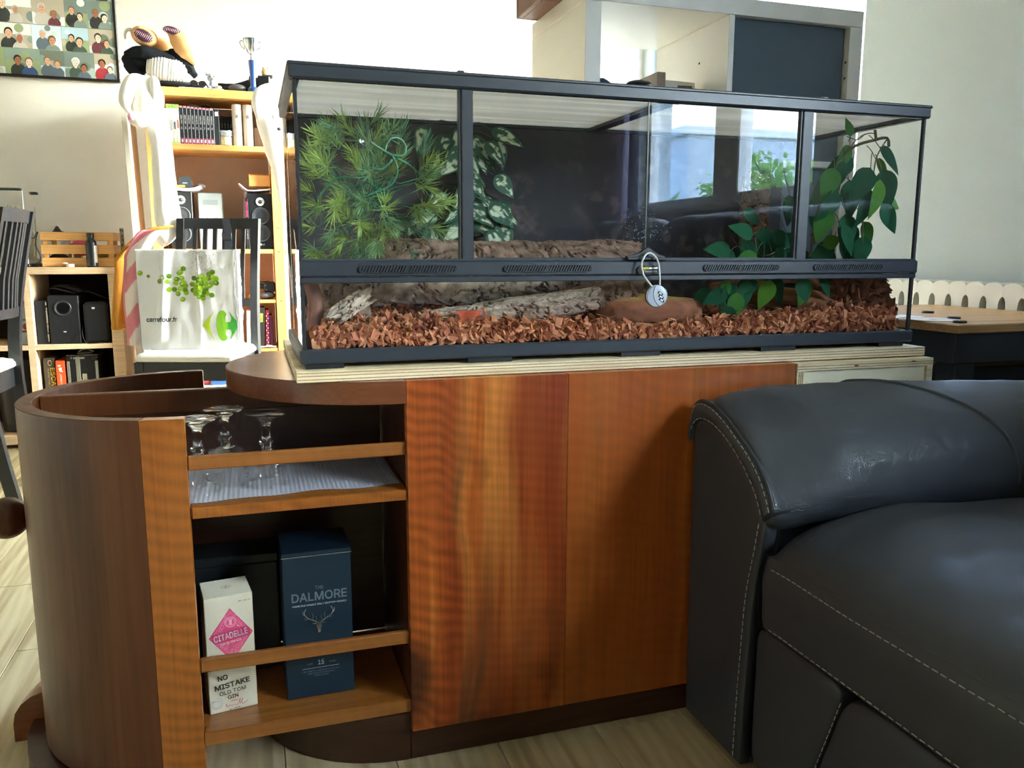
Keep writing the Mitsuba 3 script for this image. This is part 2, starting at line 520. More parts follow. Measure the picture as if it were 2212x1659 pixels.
LEAFOUT = bsdf('tree_leaf', {'type': 'principledthin', 'base_color': {'type': 'rgb', 'value': lin('#6f9150').tolist()}, 'roughness': .6, 'diff_trans': .8})
tree(6.9, -6.6, .9, 2.12, .8, 1500, 3, 'loose green tree nearest the sofa outside the window, seen as a reflection')
tree(7.6, -8.55, .9, 1.98, .75, 1500, 4, 'middle green tree outside the window, seen as a reflection')
tree(6.3, -9.3, .8, 1.72, .5, 1100, 5, 'low green bush beside the white building outside, seen as a reflection')

# ================================================================ the rounded bar cabinet
CYC, RC = 1.589, 0.280


def arc(cx, cy, r, a0, a1, n=40):
    a = np.linspace(a0, a1, n)
    return [(cx + r * math.cos(t), cy + r * math.sin(t)) for t in a]


def dshape(cx, r, x1, inset=0.0):
    """plan: half disc on the left of cx, straight to x1"""
    return Polygon(arc(cx, CYC, r - inset, PI / 2, 3 * PI / 2) + [(x1, CYC - r + inset), (x1, CYC + r - inset)])


def slab(poly, z0, z1, b=.0015):
    """horizontal board with a small chamfer at top and bottom"""
    if b <= 0:
        m = ext(poly, z1 - z0); m.apply_translation((0, 0, z0)); return m
    p = np.array(poly.exterior.coords)[:-1]
    q = np.array(poly.buffer(-b, join_style=2, mitre_limit=2).exterior.coords)[:-1]
    m1 = ext(poly, z1 - z0 - 2 * b); m1.apply_translation((0, 0, z0 + b))
    m2 = ext(poly.buffer(-b, join_style=2), z1 - z0); m2.apply_translation((0, 0, z0))
    return cat(m1, m2)


CAB = thing('bar_cabinet', 'low rounded bar cabinet in glossy brown veneer with its curved end pulled out', 'cabinet')
XC1 = .992
slabp = unary_union([dshape(.23, RC + .001, .236), sbox(.236, CYC - RC + .0225, XC1, CYC + RC)])
part(CAB, 'top', slab(slabp, .655, .693), TOPW, 40)
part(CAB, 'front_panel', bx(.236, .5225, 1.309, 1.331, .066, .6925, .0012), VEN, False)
part(CAB, 'front_panel', bx(.523, XC1, 1.309, 1.331, .066, .6925, .0012), VENB, False)
part(CAB, 'carcass', cat(bx(.2365, .2545, 1.331, 1.862, .066, .655), bx(XC1 - .018, XC1, 1.331, 1.862, .066, .655), bx(.2545, XC1 - .018, 1.85, 1.862, .066, .655), bx(.2545, XC1 - .018, 1.331, 1.85, .066, .084)), DKW, False)
bp = unary_union([dshape(.23, RC - .012, .2365)])
part(CAB, 'bottom_board', slab(bp, .066, .096), DKW, 40)
pp = unary_union([dshape(.23, RC - .022, .24), sbox(.236, 1.331, XC1 - .01, 1.85)])
part(CAB, 'plinth', slab(Polygon(arc(.23, CYC, RC - .022, PI / 2, 3 * PI / 2) + [(.236, CYC - RC + .022), (.236, CYC + RC - .022)]), 0, .066), DKW, 40)
part(CAB, 'plinth', bx(.2366, XC1 - .01, 1.331, 1.845, 0, .066), DKW, False)

# the pull-out half-round bar
PX = -.112
PO = CAB + '__pull_out'
outer = arc(PX, CYC, RC, PI / 2, 3 * PI / 2, 80)
a_strip = 3 * PI / 2 - math.asin(.058 / RC)
sh1 = Polygon([(PX + .006, CYC + RC)] + arc(PX, CYC, RC, PI / 2, a_strip - .002, 72) + arc(PX, CYC, RC - .025, a_strip - .002, PI / 2, 72) + [(PX + .006, CYC + RC - .025)])
sh2 = Polygon(arc(PX, CYC, RC, a_strip, 3 * PI / 2, 12) + [(PX + .006, CYC - RC), (PX + .006, CYC - RC + .024)] + arc(PX, CYC, RC - .025, 3 * PI / 2, a_strip, 12))
scene[PO] = entry(slab(sh1, .048, .650, .0012), VENC, 40)
labels[PO] = {'label': 'curved brown shell of the pull-out'}
part(PO, 'front_strip', slab(sh2, .048, .650, .0012), FID, 40, 'golden figured veneer strip')
inn = Polygon(arc(PX, CYC, RC - .026, 3 * PI / 2, PI - .055, 50) + [(.2355, 1.606), (.2355, 1.318), (PX + .007, 1.318), (PX + .007, CYC - RC + .026)])
part(PO, 'shelf', slab(inn, .490, .507), SHW, 40)
part(PO, 'shelf', slab(inn, .100, .125), SHW, 40)
part(PO, 'shelf_lipping', bx(PX + .009, .235, 1.3135, 1.318, .489, .5065, .001), FID, False)
part(PO, 'partition', bx(-.364, .2355, 1.607, 1.623, .126, .644), DKW, False)
part(PO, 'partition_rail', bx(-.366, .10, 1.604, 1.626, .606, .648, .002), VENC, False)
for z0, z1 in ((.566, .588), (.229, .252)):
    part(PO, 'guard_rail', bx(PX + .0065, .2355, 1.317, 1.328, z0, z1, .002), SHW, False)
kn = ball((-.432, 1.60, .433), .037, 3)
part(PO, 'knob', cat(kn, cyl((-.40, 1.60, .433), (-.386, 1.60, .433), .016)), VENC, True)
prof = [(.2, 0), (.345, 0), (.345, .035), (.341, .055), (.33, .072), (.312, .086), (.284, .094), (.2845, .044), (.2, .044)]
g0 = np.linspace(.60 * PI, .985 * PI, 30)
part(PO, 'foot', loft([[(PX + r * math.cos(a), CYC + r * math.sin(a), z) for r, z in prof] for a in g0]), TOPW, 40)
g0 = np.linspace(.985 * PI, 1.28 * PI, 30)
prof2 = [(.2, 0), (.31, 0), (.31, .040), (.2, .046)]
part(PO, 'foot', loft([[(PX + r * math.cos(a), CYC + r * math.sin(a), z) for r, z in prof2] for a in g0]), DKW, 40)

# plywood extension and board
PB = thing('plywood_box', 'unpainted plywood support box standing beside the right end of the brown cabinet', 'box')
part(PB, 'top_panel', bx(.9935, 1.321, 1.306, 1.86, .676, .6915, .0008), PLY, False)
part(PB, 'end_panel', bx(.9935, 1.0085, 1.3065, 1.86, 0, .676, .0008), PLY, False)
part(PB, 'end_panel', bx(1.306, 1.321, 1.3065, 1.86, 0, .676, .0008), PLY, False)
part(PB, 'front_panel', bx(1.0085, 1.306, 1.3115, 1.326, .02, .676, .0008), mat('#e6dcbc', .6, .3), False)
for i, z in enumerate((.6795, .6845)):
    part(PB, 'ply_line', bx(.995, 1.3205, 1.3054, 1.3062, z, z + .0018, 0), mat('#a58a62', .7, .2), False)
for x in (.9972, 1.0015, 1.0056):
    part(PB, 'ply_line', bx(x, x + .0015, 1.3058, 1.3066, .02, .675, 0), mat('#a58a62', .7, .2), False)
for x, z in ((1.13, .683), (1.27, .686)):
    part(PB, 'knot', mv(ball((0, 0, 0), (.006, .0008, .0016), 2), t=(x, 1.3056, z)), mat('#6e4a2c', .7, .2), True)
BD = thing('plywood_board', 'pale plywood board with striped edge lying under the terrarium', 'board')
part(BD, 'panel', bx(.0635, 1.3205, 1.330, 1.852, .6935, .7115, .0008), PLY, False)
for z in (.6972, .7030, .7080):
    part(BD, 'ply_line', bx(.065, 1.319, 1.3293, 1.3302, z, z + .0016, 0), mat('#a9896a', .7, .2), False)

# ---------------------------------------------------------------- in the bar
def _liner(u, v):
    x = -.33 + .56 * u
    yf = 1.345 + .006 * np.sin(x * 23) - .004 * np.sin(x * 51) + .012 * np.clip((x - .05) / .2, 0, 1)
    y = yf + (1.600 - yf) * v
    xl = PX - np.sqrt(np.clip((RC - .028) ** 2 - (y - CYC) ** 2, 0, 1))
    x = np.maximum(x, xl + .002)
    z = .5080 + .00035 * np.sin(u * 2 * PI * 74)
    return np.stack([x, y, z], -1)
solo('shelf_liner', sheet(_liner, 420, 14, .0009), mat('#a3a7b8', .45, .5), 'ribbed grey-blue anti-slip liner on the upper bar shelf under the upturned glasses', 'shelf liner', True)

gp_out = [(.036, 0), (.0393, .015), (.040, .028), (.0375, .040), (.029, .049), (.016, .0545), (.0085, .0575), (.0075, .064), (.0118, .0685), (.0118, .0715), (.0075, .076), (.0068, .084), (.0066, .096), (.009, .106), (.018, .1145), (.0328, .1195), (.0330, .1215), (.018, .1205), (0, .1195)]
gp_in = [(0, .0525), (.0125, .0515), (.027, .0465), (.0358, .0385), (.0386, .028), (.0380, .015), (.0348, 0)]


def sm(pr, n):
    return [tuple(q) for q in smooth_path(np.array(pr), n)]


GP = sm(gp_out[:7], 22) + gp_out[7:] + sm(gp_in, 20)
gstem = lathe([(0, .0526), (.0125, .0516), (.0162, .0545)] + gp_out[6:], 48)
gbowl = lathe([(.0362, 0)] + sm(gp_out[:6], 24), 56)
gbowl.update_faces(np.ones(len(gbowl.faces), bool))
_k = 48
for (x, y, lab) in ((-.0945, 1.402, 'upturned stemmed wine glass half hidden by the golden veneer edge, left of the three'),
                    (-.0545, 1.475, 'upturned stemmed wine glass standing farthest back between the other two'),
                    (.0138, 1.418, 'upturned stemmed wine glass nearest the middle of the upper bar shelf, right of the three')):
    wg = thing('wine_glass', lab, 'wine glass', 'upturned wine glasses')
    _b = [np.stack([np.cos(np.arange(56) * 2 * PI / 56) * r, np.sin(np.arange(56) * 2 * PI / 56) * r, np.full(56, z)], 1) for r, z in sm(gp_out[:6], 24)]
    part(wg, 'bowl', mv(loft(_b, False), t=(x, y, .5106)), PANE, True)
    part(wg, 'rim', mv(tube([(.0356 * math.cos(a), .0356 * math.sin(a), .0008) for a in np.linspace(0, 2 * PI, 49)], .0008, 6, False), t=(x, y, .5106)), GLASS, True)
    part(wg, 'stem', mv(gstem, t=(x, y, .5106)), GLASS, 40)

# gin carton
GB = thing('gin_box', 'white carton with a pink diamond label behind the lower guard rail', 'carton')
gyaw = math.atan2(.0116, .0775)
GX, GY, GZ, GW, GH, GD = -.0985, 1.3673, .1255, .0783, .207, .078
Mg = mv(trimesh.Trimesh(), t=(0, 0, 0)) if False else None
A = frame((GX, GY, GZ), (math.cos(gyaw), math.sin(gyaw), 0), (0, 0, 1))   # local x right, y up, z towards the viewer
part(GB, 'carton', mv(bx(0, GW, 0, GH, -GD, 0, .0012), A), mat('#e9e3cf', .5, .4), False)
FZ = .0002
pink, pink2, wht = mat('#c8456f', .55, .3), mat('#e79db2', .55, .3), mat('#f2ece0', .55, .3)
cx, cz = .0405, .137
dia = Polygon([(cx - .0355, cz), (cx, cz + .0475), (cx + .0355, cz), (cx, cz - .0475)])
def loc(poly, z, h=.0003):
    m = ext(poly, h); m.apply_translation((0, 0, z)); return mv(m, A)
part(GB, 'diamond', loc(dia, FZ), pink, False, 'pink diamond label')
pat = []
for k in (.90, .82):
    o = affinity.scale(dia, k, k); pat.append(o.difference(affinity.scale(o, .985, .985)))
ring = Point(cx, cz + .023).buffer(.0095).difference(Point(cx, cz + .023).buffer(.0082)).union(Point(cx, cz + .023).buffer(.0070).difference(Point(cx, cz + .023).buffer(.0062)))
tower = unary_union([sbox(cx - .0022, cz + .0185, cx + .0022, cz + .0275), sbox(cx - .003, cz + .018, cx + .003, cz + .0195), sbox(cx - .003, cz + .0265, cx - .0015, cz + .0287), sbox(cx - .0006, cz + .0265, cx + .0006, cz + .0287), sbox(cx + .0015, cz + .0265, cx + .003, cz + .0287)])
g = np.random.default_rng(5)
dots = [Point(cx + a, cz + b).buffer(r, 3) for a, b, r in zip(g.uniform(-.03, .03, 170), g.uniform(-.042, .042, 170), g.uniform(.0004, .0010, 170)) if abs(a) / .0355 + abs(b) / .0475 < .80 and math.hypot(a, b - .023) > .0105 and not (-.0135 < b - .13 * a < .0115)]
curls = [Point(cx + s * a, cz + b).buffer(r).difference(Point(cx + s * a, cz + b).buffer(r - .0006)) for s in (-1, 1) for a, b, r in ((.0135, .0165, .0034), (.0165, .0105 + .001, .0026), (.0085, -.0215, .0032), (.0150, -.0175, .0026), (.003, -.030, .003), (.008, .034, .0018))]
part(GB, 'label_print', loc(unary_union(pat + [ring, tower] + dots + curls), FZ + .0004), pink2, False)
band = affinity.rotate(sbox(cx - .0305, cz - .0085, cx + .0305, cz + .0085), 7, origin=(cx, cz)).intersection(affinity.scale(dia, .97, .97))
part(GB, 'label_band', loc(band, FZ + .0008), mat('#b93a63', .55, .3), False)
rot7 = trimesh.transformations.rotation_matrix(math.radians(7), [0, 0, 1])
def gt(s, w, h, x, y, c, bold=False, ang=0.0, z=.0012):
    m = txt(s, w, h, .0003, bold)
    m.apply_transform(trimesh.transformations.rotation_matrix(math.radians(ang), [0, 0, 1]))
    m.apply_translation((x, y, FZ + z))
    return part(GB, 'lettering', mv(m, A), c, False)
gt('CITADELLE', .055, .0105, cx, cz - .0050, mat('#d9dbe0', .5, .3), True, 7)
gt('GIN DE FRANCE', .034, .0040, cx - .001, cz - .0140, wht, True, 7)
gt('CHATEAU DE BONBONNET', .028, .0019, cx, cz - .0335, wht, False, 5)
blk = mat('#2a2724', .6, .3)
gt('NO', .016, .0085, .0235, .0590, blk, True, 4)
gt('MISTAKE', .057, .0088, .0385, .0447, blk, True, 6)
gt('OLD TOM', .043, .0068, .0385, .0330, blk, False, 5)
gt('GIN', .017, .0068, .0385, .0232, blk, False, 5)
red = mat('#b46a5c', .6, .2)
part(GB, 'signature', mv(cat(tube(smooth_path([(.026, .008, 0), (.0265, .014, 0), (.030, .008, 0), (.032, .012, 0), (.035, .0085, 0), (.040, .011, 0), (.043, .009, 0), (.050, .020, 0), (.049, .010, 0), (.054, .019, 0), (.052, .0105, 0), (.062, .013, 0)], 70) + [0, 0, FZ + .0005], .00035, 5)), A), red, False)
gt('MADE IN', .012, .0016, .040, .0178, red, False, 3); gt('SMALL BATCHES', .018, .0015, .040, .0035, blk, False, 5)
part(GB, 'stamp', loc(Point(.0115, .0175).buffer(.0095).difference(Point(.0115, .0175).buffer(.0088)).union(Point(.0115, .0175).buffer(.0065).difference(Point(.0115, .0175).buffer(.006))).intersection(sbox(.001, 0, .08, .1)), FZ), mat('#b7bccb', .6, .2), False)
gt('750 ml  40% vol', .019, .0014, .064, .1945, blk, False, 1)
At = frame((GX, GY, GZ + GH), (math.cos(gyaw), math.sin(gyaw), 0), (-math.sin(gyaw), math.cos(gyaw), 0))
ld = Polygon([(.032, .04), (.0405, .048), (.049, .04), (.0405, .032)])
m = ext(ld.difference(affinity.scale(ld, .85, .85)).union(sbox(.039, .037, .042, .043)), .0002); part(GB, 'lid_mark', mv(m, At), mat('#b99a95', .6, .2), False)

# whisky carton
WB = thing('whisky_box', 'tall navy blue carton with a silver stag head emblem on the lower bar shelf', 'carton')
WX, WY, WZ, WW, WH, WD = .0290, 1.3756, .1255, .1160, .2620, .112
A = frame((WX, WY, WZ), (1, .018, 0), (0, 0, 1))
navy = mat('#0d2331', .45, .4)
part(WB, 'carton', mv(bx(0, WW, 0, WH - .0015, -WD, 0, .0012), A), navy, False)
part(WB, 'lid', mv(bx(-.001, WW + .001, WH - .0012, WH + .006, -WD, .0012, .0012), A), mat('#0c1d2a', .4, .45), False)
part(WB, 'lid_edge', mv(cat(cyl((-.001, WH - .0016, .0014), (WW + .001, WH - .0016, .0014), .0009, n=8)), A), SIL, False, 'thin silver edge of the lid')
sv, dk = mat('#aab4bb', .35, .6), mat('#586670', .4, .5)
def wt(s, w, h, x, y, c, bold=False):
    return part(WB, 'lettering', mv(txt(s, w, h, .0003, bold), A @ trimesh.transformations.translation_matrix((x, y, .0003))), c, False)
wt('THE', .014, .0062, .0605, .1985, dk)
wt('DALMORE', .094, .0150, .0605, .1790, dk, True)
wt('HIGHLAND SINGLE MALT SCOTCH WHISKY', .093, .0030, .0605, .1700, sv)
sx, sy = .058, .1250
def br(P, r0, r1):
    P = smooth_path([(sx + a, sy + b, .0008) for a, b in P], 14)
    return tube(P, np.linspace(r0, r1, 14), 6)
ant = []
for s in (-1, 1):
    ant += [br([(s * .003, .013), (s * .012, .0185), (s * .020, .0235), (s * .0245, .032), (s * .021, .040)], .0013, .0006),
            br([(s * .0225, .027), (s * .0265, .031), (s * .027, .037)], .0009, .0004), br([(s * .017, .0215), (s * .0225, .0205), (s * .0235, .024)], .0009, .0004),
            br([(s * .011, .018), (s * .0095, .024), (s * .0110, .030)], .0009, .0004), br([(s * .006, .0155), (s * .004, .021), (s * .0055, .026)], .0009, .0004),
            br([(s * .004, .012), (s * .0095, .0115), (s * .011, .0135)], .0013, .0006)]
head = ext(Polygon([(sx - .005, sy + .013), (sx + .005, sy + .013), (sx + .0045, sy + .006), (sx + .0022, sy - .001), (sx + .0022, sy - .0045), (sx, sy - .0062), (sx - .0022, sy - .0045), (sx - .0022, sy - .001), (sx - .0045, sy + .006)]), .0012)
part(WB, 'stag_emblem', mv(cat(ant + [head]), A), SIL, 40, 'silver stag head with antlers')
wt('AGED', .010, .0028, .0400, .0605, dk); wt('15', .0105, .0085, .0590, .0590, sv); wt('YEARS', .012, .0028, .0785, .0605, dk)
part(WB, 'rule', mv(bx(.027, .090, .0535, .0540, .0003, .0006, 0), A), sv, False)
wt('MATURED IN AMERICAN WHITE OAK', .062, .0024, .0590, .0470, dk); wt('AND FINISHED IN OLOROSO', .047, .0024, .0590, .0425, dk); wt('SHERRY CASKS', .025, .0024, .0590, .0380, dk)
At = A @ np.array([[1, 0, 0, .04], [0, 0, 1, WH + .0062], [0, -1, 0, -.06], [0, 0, 0, 1.0]])
bkA = thing('black_box', 'plain black carton standing in the dark behind the white carton', 'carton')
part(bkA, 'carton', bx(-.150, .024, 1.505, 1.590, .1255, .335, .002), mat('#17191c', .45, .4), False)
part(bkA, 'lid', bx(-.1515, .0255, 1.5035, 1.5915, .335, .353, .002), mat('#17191c', .4, .4), False)

# ================================================================ the terrarium
TE = thing('terrarium', 'long black-framed glass terrarium with sliding front doors on the plywood board', 'terrarium')
TX0, TX1, TY0, TY1 = .0735, 1.3055, 1.355, 1.755


def rframe(x0, x1, y0, y1, z0, z1, w, hz=None):
    """four rails of a rectangular frame"""
    return [bx(x0, x1, y0, y0 + w, z0, z1, .003), bx(x0, x1, y1 - w, y1, z0, z1, .003), bx(x0, x0 + w, y0 + w, y1 - w, z0, z1, .003), bx(x1 - w, x1, y0 + w, y1 - w, z0, z1, .003)]


part(TE, 'base_frame', cat(rframe(TX0 - .002, TX1 + .002, TY0 - .004, TY1 + .004, .7205, .744, .016)), FRM, False)
part(TE, 'base_floor', bx(TX0 + .014, TX1 - .014, TY0 + .012, TY1 - .012, .724, .730, 0), mat('#181a1e', .6, .3), False)
part(TE, 'top_frame', cat(rframe(TX0 - .003, TX1 + .003, TY0 - .005, TY1 + .005, 1.1665, 1.190, .018) + [bx(.735, .760, TY0 + .014, TY1 - .014, 1.168, 1.1875)]), FRM, False)
part(TE, 'top_lip', cat(bx(TX0 - .004, TX1 + .004, TY0 - .0065, TY0 + .004, 1.1855, 1.1915, .002), bx(TX0 - .0045, TX0 + .006, TY0 - .006, TY1 + .006, 1.1855, 1.1915, .002)), FRM, False)
for x in (.345, .690, 1.06):
    part(TE, 'lid_catch', bx(x - .006, x + .006, TY0 + .000, TY0 + .012, 1.1905, 1.1955, .0018), FRM, False)
for x in (.08, .354, .645, .944):
    part(TE, 'foot', slab(affinity.translate(Polygon([(0, 0), (.08, 0), (.066, .055), (.014, .055)] if x > .1 else [(0, 0), (.062, 0), (.050, .055), (0, .055)]), x, TY0 + .001), .7115, .7205, .001), mat('#14161a', .45, .4), False)
part(TE, 'foot', slab(affinity.translate(Polygon([(0, 0), (.062, 0), (.062, .055), (.012, .055)]), 1.225, TY0 + .001), .7115, .7205, .001), mat('#14161a', .45, .4), False)
part(TE, 'middle_rail', bx(TX0 + .003, TX1 - .002, TY0 - .006, TY0 + .014, .8618, .8868, .0022), FRM, False)
part(TE, 'door_track', cat(bx(TX0 + .006, TX1 - .004, TY0 - .001, TY0 + .012, .8868, .8905, .0008), bx(.366, 1.010, TY0 + .0005, TY0 + .0018, .8905, .8925, 0)), mat('#3a4049', .25, .6), False)
part(TE, 'lower_rail', bx(TX0 + .005, TX1 - .003, TY0 - .003, TY0 + .010, .8515, .8612, .0012), FRM, False)
for x0, x1 in ((.3448, .3648), (1.0112, 1.0345)):
    part(TE, 'front_post', cat(bx(x0, x1, TY0 - .001, TY0 + .016, .8868, 1.1668, .0015), bx(x0 - .004, x0, TY0 + .002, TY0 + .014, .8868, 1.1668, .001)), FRM, False)
cp = []
for x0, x1 in ((TX0 + .0035, TX0 + .009), (TX1 - .010, TX1 - .003)):
    part(TE, 'corner_strip', bx(x0, x1, TY0 + .0005, TY0 + .0085, .744, 1.1668, .0015), FRM2, False)
    part(TE, 'corner_strip', bx(x0, x1, TY1 - .009, TY1 - .001, .744, 1.1668, .0015), FRM2, False)


def quad(a, b, c, d):
    return TM([a, b, c, d], [[0, 1, 2], [0, 2, 3]])


def pane_y(n, x0, x1, z0, z1, y):
    part(TE, n, quad((x0, y, z0), (x1, y, z0), (x1, y, z1), (x0, y, z1)), PANE, False)


pane_y('front_pane', TX0 + .009, .3448, .889, 1.167, TY0 + .005)
pane_y('front_pane', 1.0345, TX1 - .010, .889, 1.167, TY0 + .005)
pane_y('lower_pane', TX0 + .009, TX1 - .010, .743, .853, TY0 + .005)
pane_y('sliding_door', .3648, .6905, .8905, 1.167, TY0 + .006)
pane_y('sliding_door', .6885, 1.0112, .8905, 1.167, TY0 + .0068)
part(TE, 'door_edge', bx(.6880, .6910, TY0 + .004, TY0 + .0058, .890, 1.167, .0004), mat('#39483f', .2, .6), False, 'greenish glass edge between the doors')
for x in (TX0 + .003, TX1 - .003):
    part(TE, 'side_pane', quad((x, TY0 + .009, .743), (x, TY1 - .009, .743), (x, TY1 - .009, 1.167), (x, TY0 + .009, 1.167)), PANE, False)
pane_y('back_pane', TX0 + .009, TX1 - .010, .743, 1.167, TY1 - .004)


def cork_fn(p, n, uv):
    f = fbm(p.x * 45, p.z * 45, 3.0, octaves=4)
    s = fbm(p.x * 9, p.z * 9, 8.0, octaves=2)
    return mix(L3('#3f3f44'), L3('#62585a'), smoothstep(.42, .8, f) * smoothstep(.25, .7, s))


part(TE, 'background_panel', bx(TX0 + .010, TX1 - .06, TY1 - .020, TY1 - .006, .744, 1.1664, .002), bsdf('dark_cork', pri(mikit.proc(cork_fn), .9, .15)), False, 'dark brown cork background panel')
def mesh_fn(p, n, uv):
    w = (0.5 + 0.5 * dr.sin(p.x * 2900)) * (0.5 + 0.5 * dr.sin(p.y * 2900))
    k = fbm(p.x * 3, p.y * 55, 0, octaves=2)
    return mi.Color3f(.95) * (0.74 + 0.30 * k + 0.10 * w)
MESH = bsdf('screen_mesh', {'type': 'principledthin', 'base_color': mikit.proc(mesh_fn), 'roughness': .45, 'spec_trans': 0.0, 'diff_trans': 1.7})
for a, b in ((TX0 + .015, .735), (.760, TX1 - .015)):
    part(TE, 'screen_lid', bx(a, b, TY0 + .013, TY1 - .013, 1.1755, 1.1768, 0), MESH, False, 'fine pale wire mesh lid')
# vents with slanted slats
for x0, x1 in ((.169, .333), (.416, .5785), (.805, .9695), (1.049, 1.213)):
    zc, r = .8742, .0062
    st = unary_union([Point(x0 + r, zc).buffer(r, 12), Point(x1 - r, zc).buffer(r, 12), sbox(x0 + r, zc - r, x1 - r, zc + r)])
    V = part(TE, 'vent', ext(st, .0016, frame((0, TY0 - .0058, 0), (1, 0, 0), (0, 0, 1))), mat('#101216', .5, .4), False, 'oval slatted vent')
    inn_ = st.buffer(-.0013)
    n = int((x1 - x0) / .0049)
    for i in range(n):
        xx = x0 + (i + .5) * (x1 - x0) / n
        if abs(i - n // 2) < 1:
            continue
        q = Polygon([(xx - .0038, zc - .0052), (xx - .0015, zc - .0052), (xx + .0038, zc + .0052), (xx + .0015, zc + .0052)]).intersection(inn_)
        if q.area > 1e-7:
            part(V, 'slat', ext(q, .0034, frame((0, TY0 - .0058, 0), (1, 0, 0), (0, 0, 1))), FRM, False)
    part(V, 'rim', ext(st.difference(st.buffer(-.0010)), .0038, frame((0, TY0 - .0058, 0), (1, 0, 0), (0, 0, 1))), FRM, False)
# door clip at the meeting edges
cpz = [(.649, .8905), (.649, .8955), (.662, .8975), (.675, .9015), (.683, .9075), (.688, .9105), (.6925, .9105), (.698, .9065), (.706, .9005), (.716, .8970), (.7235, .8955), (.7235, .8905)]
part(TE, 'door_clip', cat(ext(Polygon(cpz), .009, frame((0, TY0 + .002, 0), (1, 0, 0), (0, 0, 1))), bx(.6485, .724, TY0 - .0105, TY0 + .001, .8885, .8938, .001)), mat('#24272d', .35, .5), 30, 'black plastic clip joining the two doors')
stk = part(TE, 'maker_plate', ext(unary_union([Point(.676, .8705).buffer(.0068), sbox(.676, .8637, .7125, .8775)]).buffer(.0008), .004, frame((0, TY0 - .0058, 0), (1, 0, 0), (0, 0, 1))), mat('#0e0f12', .3, .5), False, 'small black name plate with yellow and white print')
MF = FR(0, TY0 - .0099, 0)
part(stk, 'lettering', mv(txt('reptile', .013, .0042, .0003, True), MF @ trimesh.transformations.translation_matrix((.6845, .8722, 0))), mat('#d8cf3a', .5, .3), False)
part(stk, 'lettering', mv(cat(ext(sbox(.6915, .8722, .7065, .8752), .0003), ext(Point(.7065, .8742).buffer(.0021), .0003)), MF), mat('#f0f0f0', .4, .3), False)
part(stk, 'lettering', mv(txt('Terrariums', .026, .0032, .0003, True), MF @ trimesh.transformations.translation_matrix((.6945, .8667, 0))), mat('#9a9aa0', .4, .3), False)
part(stk, 'ring', mv(ext(Point(.6785, .868).buffer(.0026).difference(Point(.6785, .868).buffer(.0018)), .0003), MF), mat('#d8cf3a', .5, .3), False)
# dried water marks on the doors
g = np.random.default_rng(11)
sp = [mv(ext(Point(0, 0).buffer(r, 3), .00015), FR(x, TY0 + .0042, z)) for x, z, r in zip(.690 + g.normal(0, .028, 110), .925 + np.abs(g.normal(0, .030, 110)), g.uniform(.0003, .0011, 110))]
part(TE, 'water_spot', cat(sp), mat('#8b95a0', .8, .2), False, 'dried white water spots on the glass', kind='stuff')

# combination lock
LK = thing('combination_lock', 'round silver combination padlock hanging on a wire loop from the terrarium door clip', 'padlock')
LA = mv(trimesh.Trimesh([[0, 0, 0]], []), t=(0, 0, 0)) if False else None
tilt = math.radians(-14)
LM = frame((.6995, 1.330, .8245), (math.cos(.25) * math.cos(tilt), -math.sin(.12), math.sin(tilt)), (-math.sin(tilt), -.10, math.cos(tilt)))
lens_ = lathe([(0, -.0068), (.016, -.0068), (.0192, -.004), (.0200, 0), (.0192, .0035), (.0170, .0058), (.010, .0066), (0, .0068)], 40)
part(LK, 'back_shell', mv(lathe([(0, -.0075), (.0165, -.0075), (.0203, -.004), (.0206, -.001), (.0206, .0005), (0, .0005)], 40), LM), mat('#1b1d22', .4, .5), 40, 'black rear shell')
part(LK, 'body', mv(lens_, LM, s=None), mat('#bcc6d6', .32, .6), 40)
cres = Point(0, 0).buffer(.0188, 24).difference(Point(.020, .0110).buffer(.0305, 32))
part(LK, 'button', mv(ext(cres, .0012), LM @ trimesh.transformations.translation_matrix((0, 0, .0056))), mat('#a5b0c2', .35, .5), False)
part(LK, 'button_edge', mv(ext(Point(0, 0).buffer(.0192, 24).intersection(Point(.020, .0110).buffer(.0305, 32).difference(Point(.020, .0110).buffer(.0295, 32))), .0014), LM @ trimesh.transformations.translation_matrix((0, 0, .0056))), mat('#15171c', .5, .4), False)
for i in range(9):
    a = math.radians(-30 + i * 10)
    part(LK, 'grip_rib', mv(cyl((.0196 * math.cos(a), .0196 * math.sin(a), -.003), (.0196 * math.cos(a), .0196 * math.sin(a), .004), .0011, n=8), LM), mat('#bcc6d6', .32, .6), True)
for i in range(3):
    c = (.0035 + i * .0030, .0062 - i * .0056)
    w = part(LK, 'number_wheel', mv(ext(affinity.rotate(sbox(c[0] - .0052, c[1] - .0022, c[0] + .0052, c[1] + .0022), -18, origin=c), .0009), LM @ trimesh.transformations.translation_matrix((0, 0, .0063))), mat('#15171c', .5, .4), False)
    part(w, 'digit', mv(ext(affinity.rotate(sbox(c[0] - .0028, c[1] - .0014, c[0] + .0030, c[1] + .0014), -18, origin=c), .0004), LM @ trimesh.transformations.translation_matrix((0, 0, .0072))), mat('#dfe5ee', .5, .4), False)
loop = smooth_path([(.691, 1.3300, .8405), (.684, 1.3330, .850), (.6735, 1.3345, .866), (.672, 1.336, .882), (.678, 1.338, .895), (.687, 1.340, .901), (.696, 1.339, .898), (.7035, 1.337, .888), (.707, 1.335, .870), (.7075, 1.333, .852), (.7065, 1.331, .842)], 60)
part(LK, 'cable', tube(loop, .0017, 8), mat('#d4d8de', .25, .6), True, 'clear-coated steel wire loop')

# ---------------------------------------------------------------- substrate


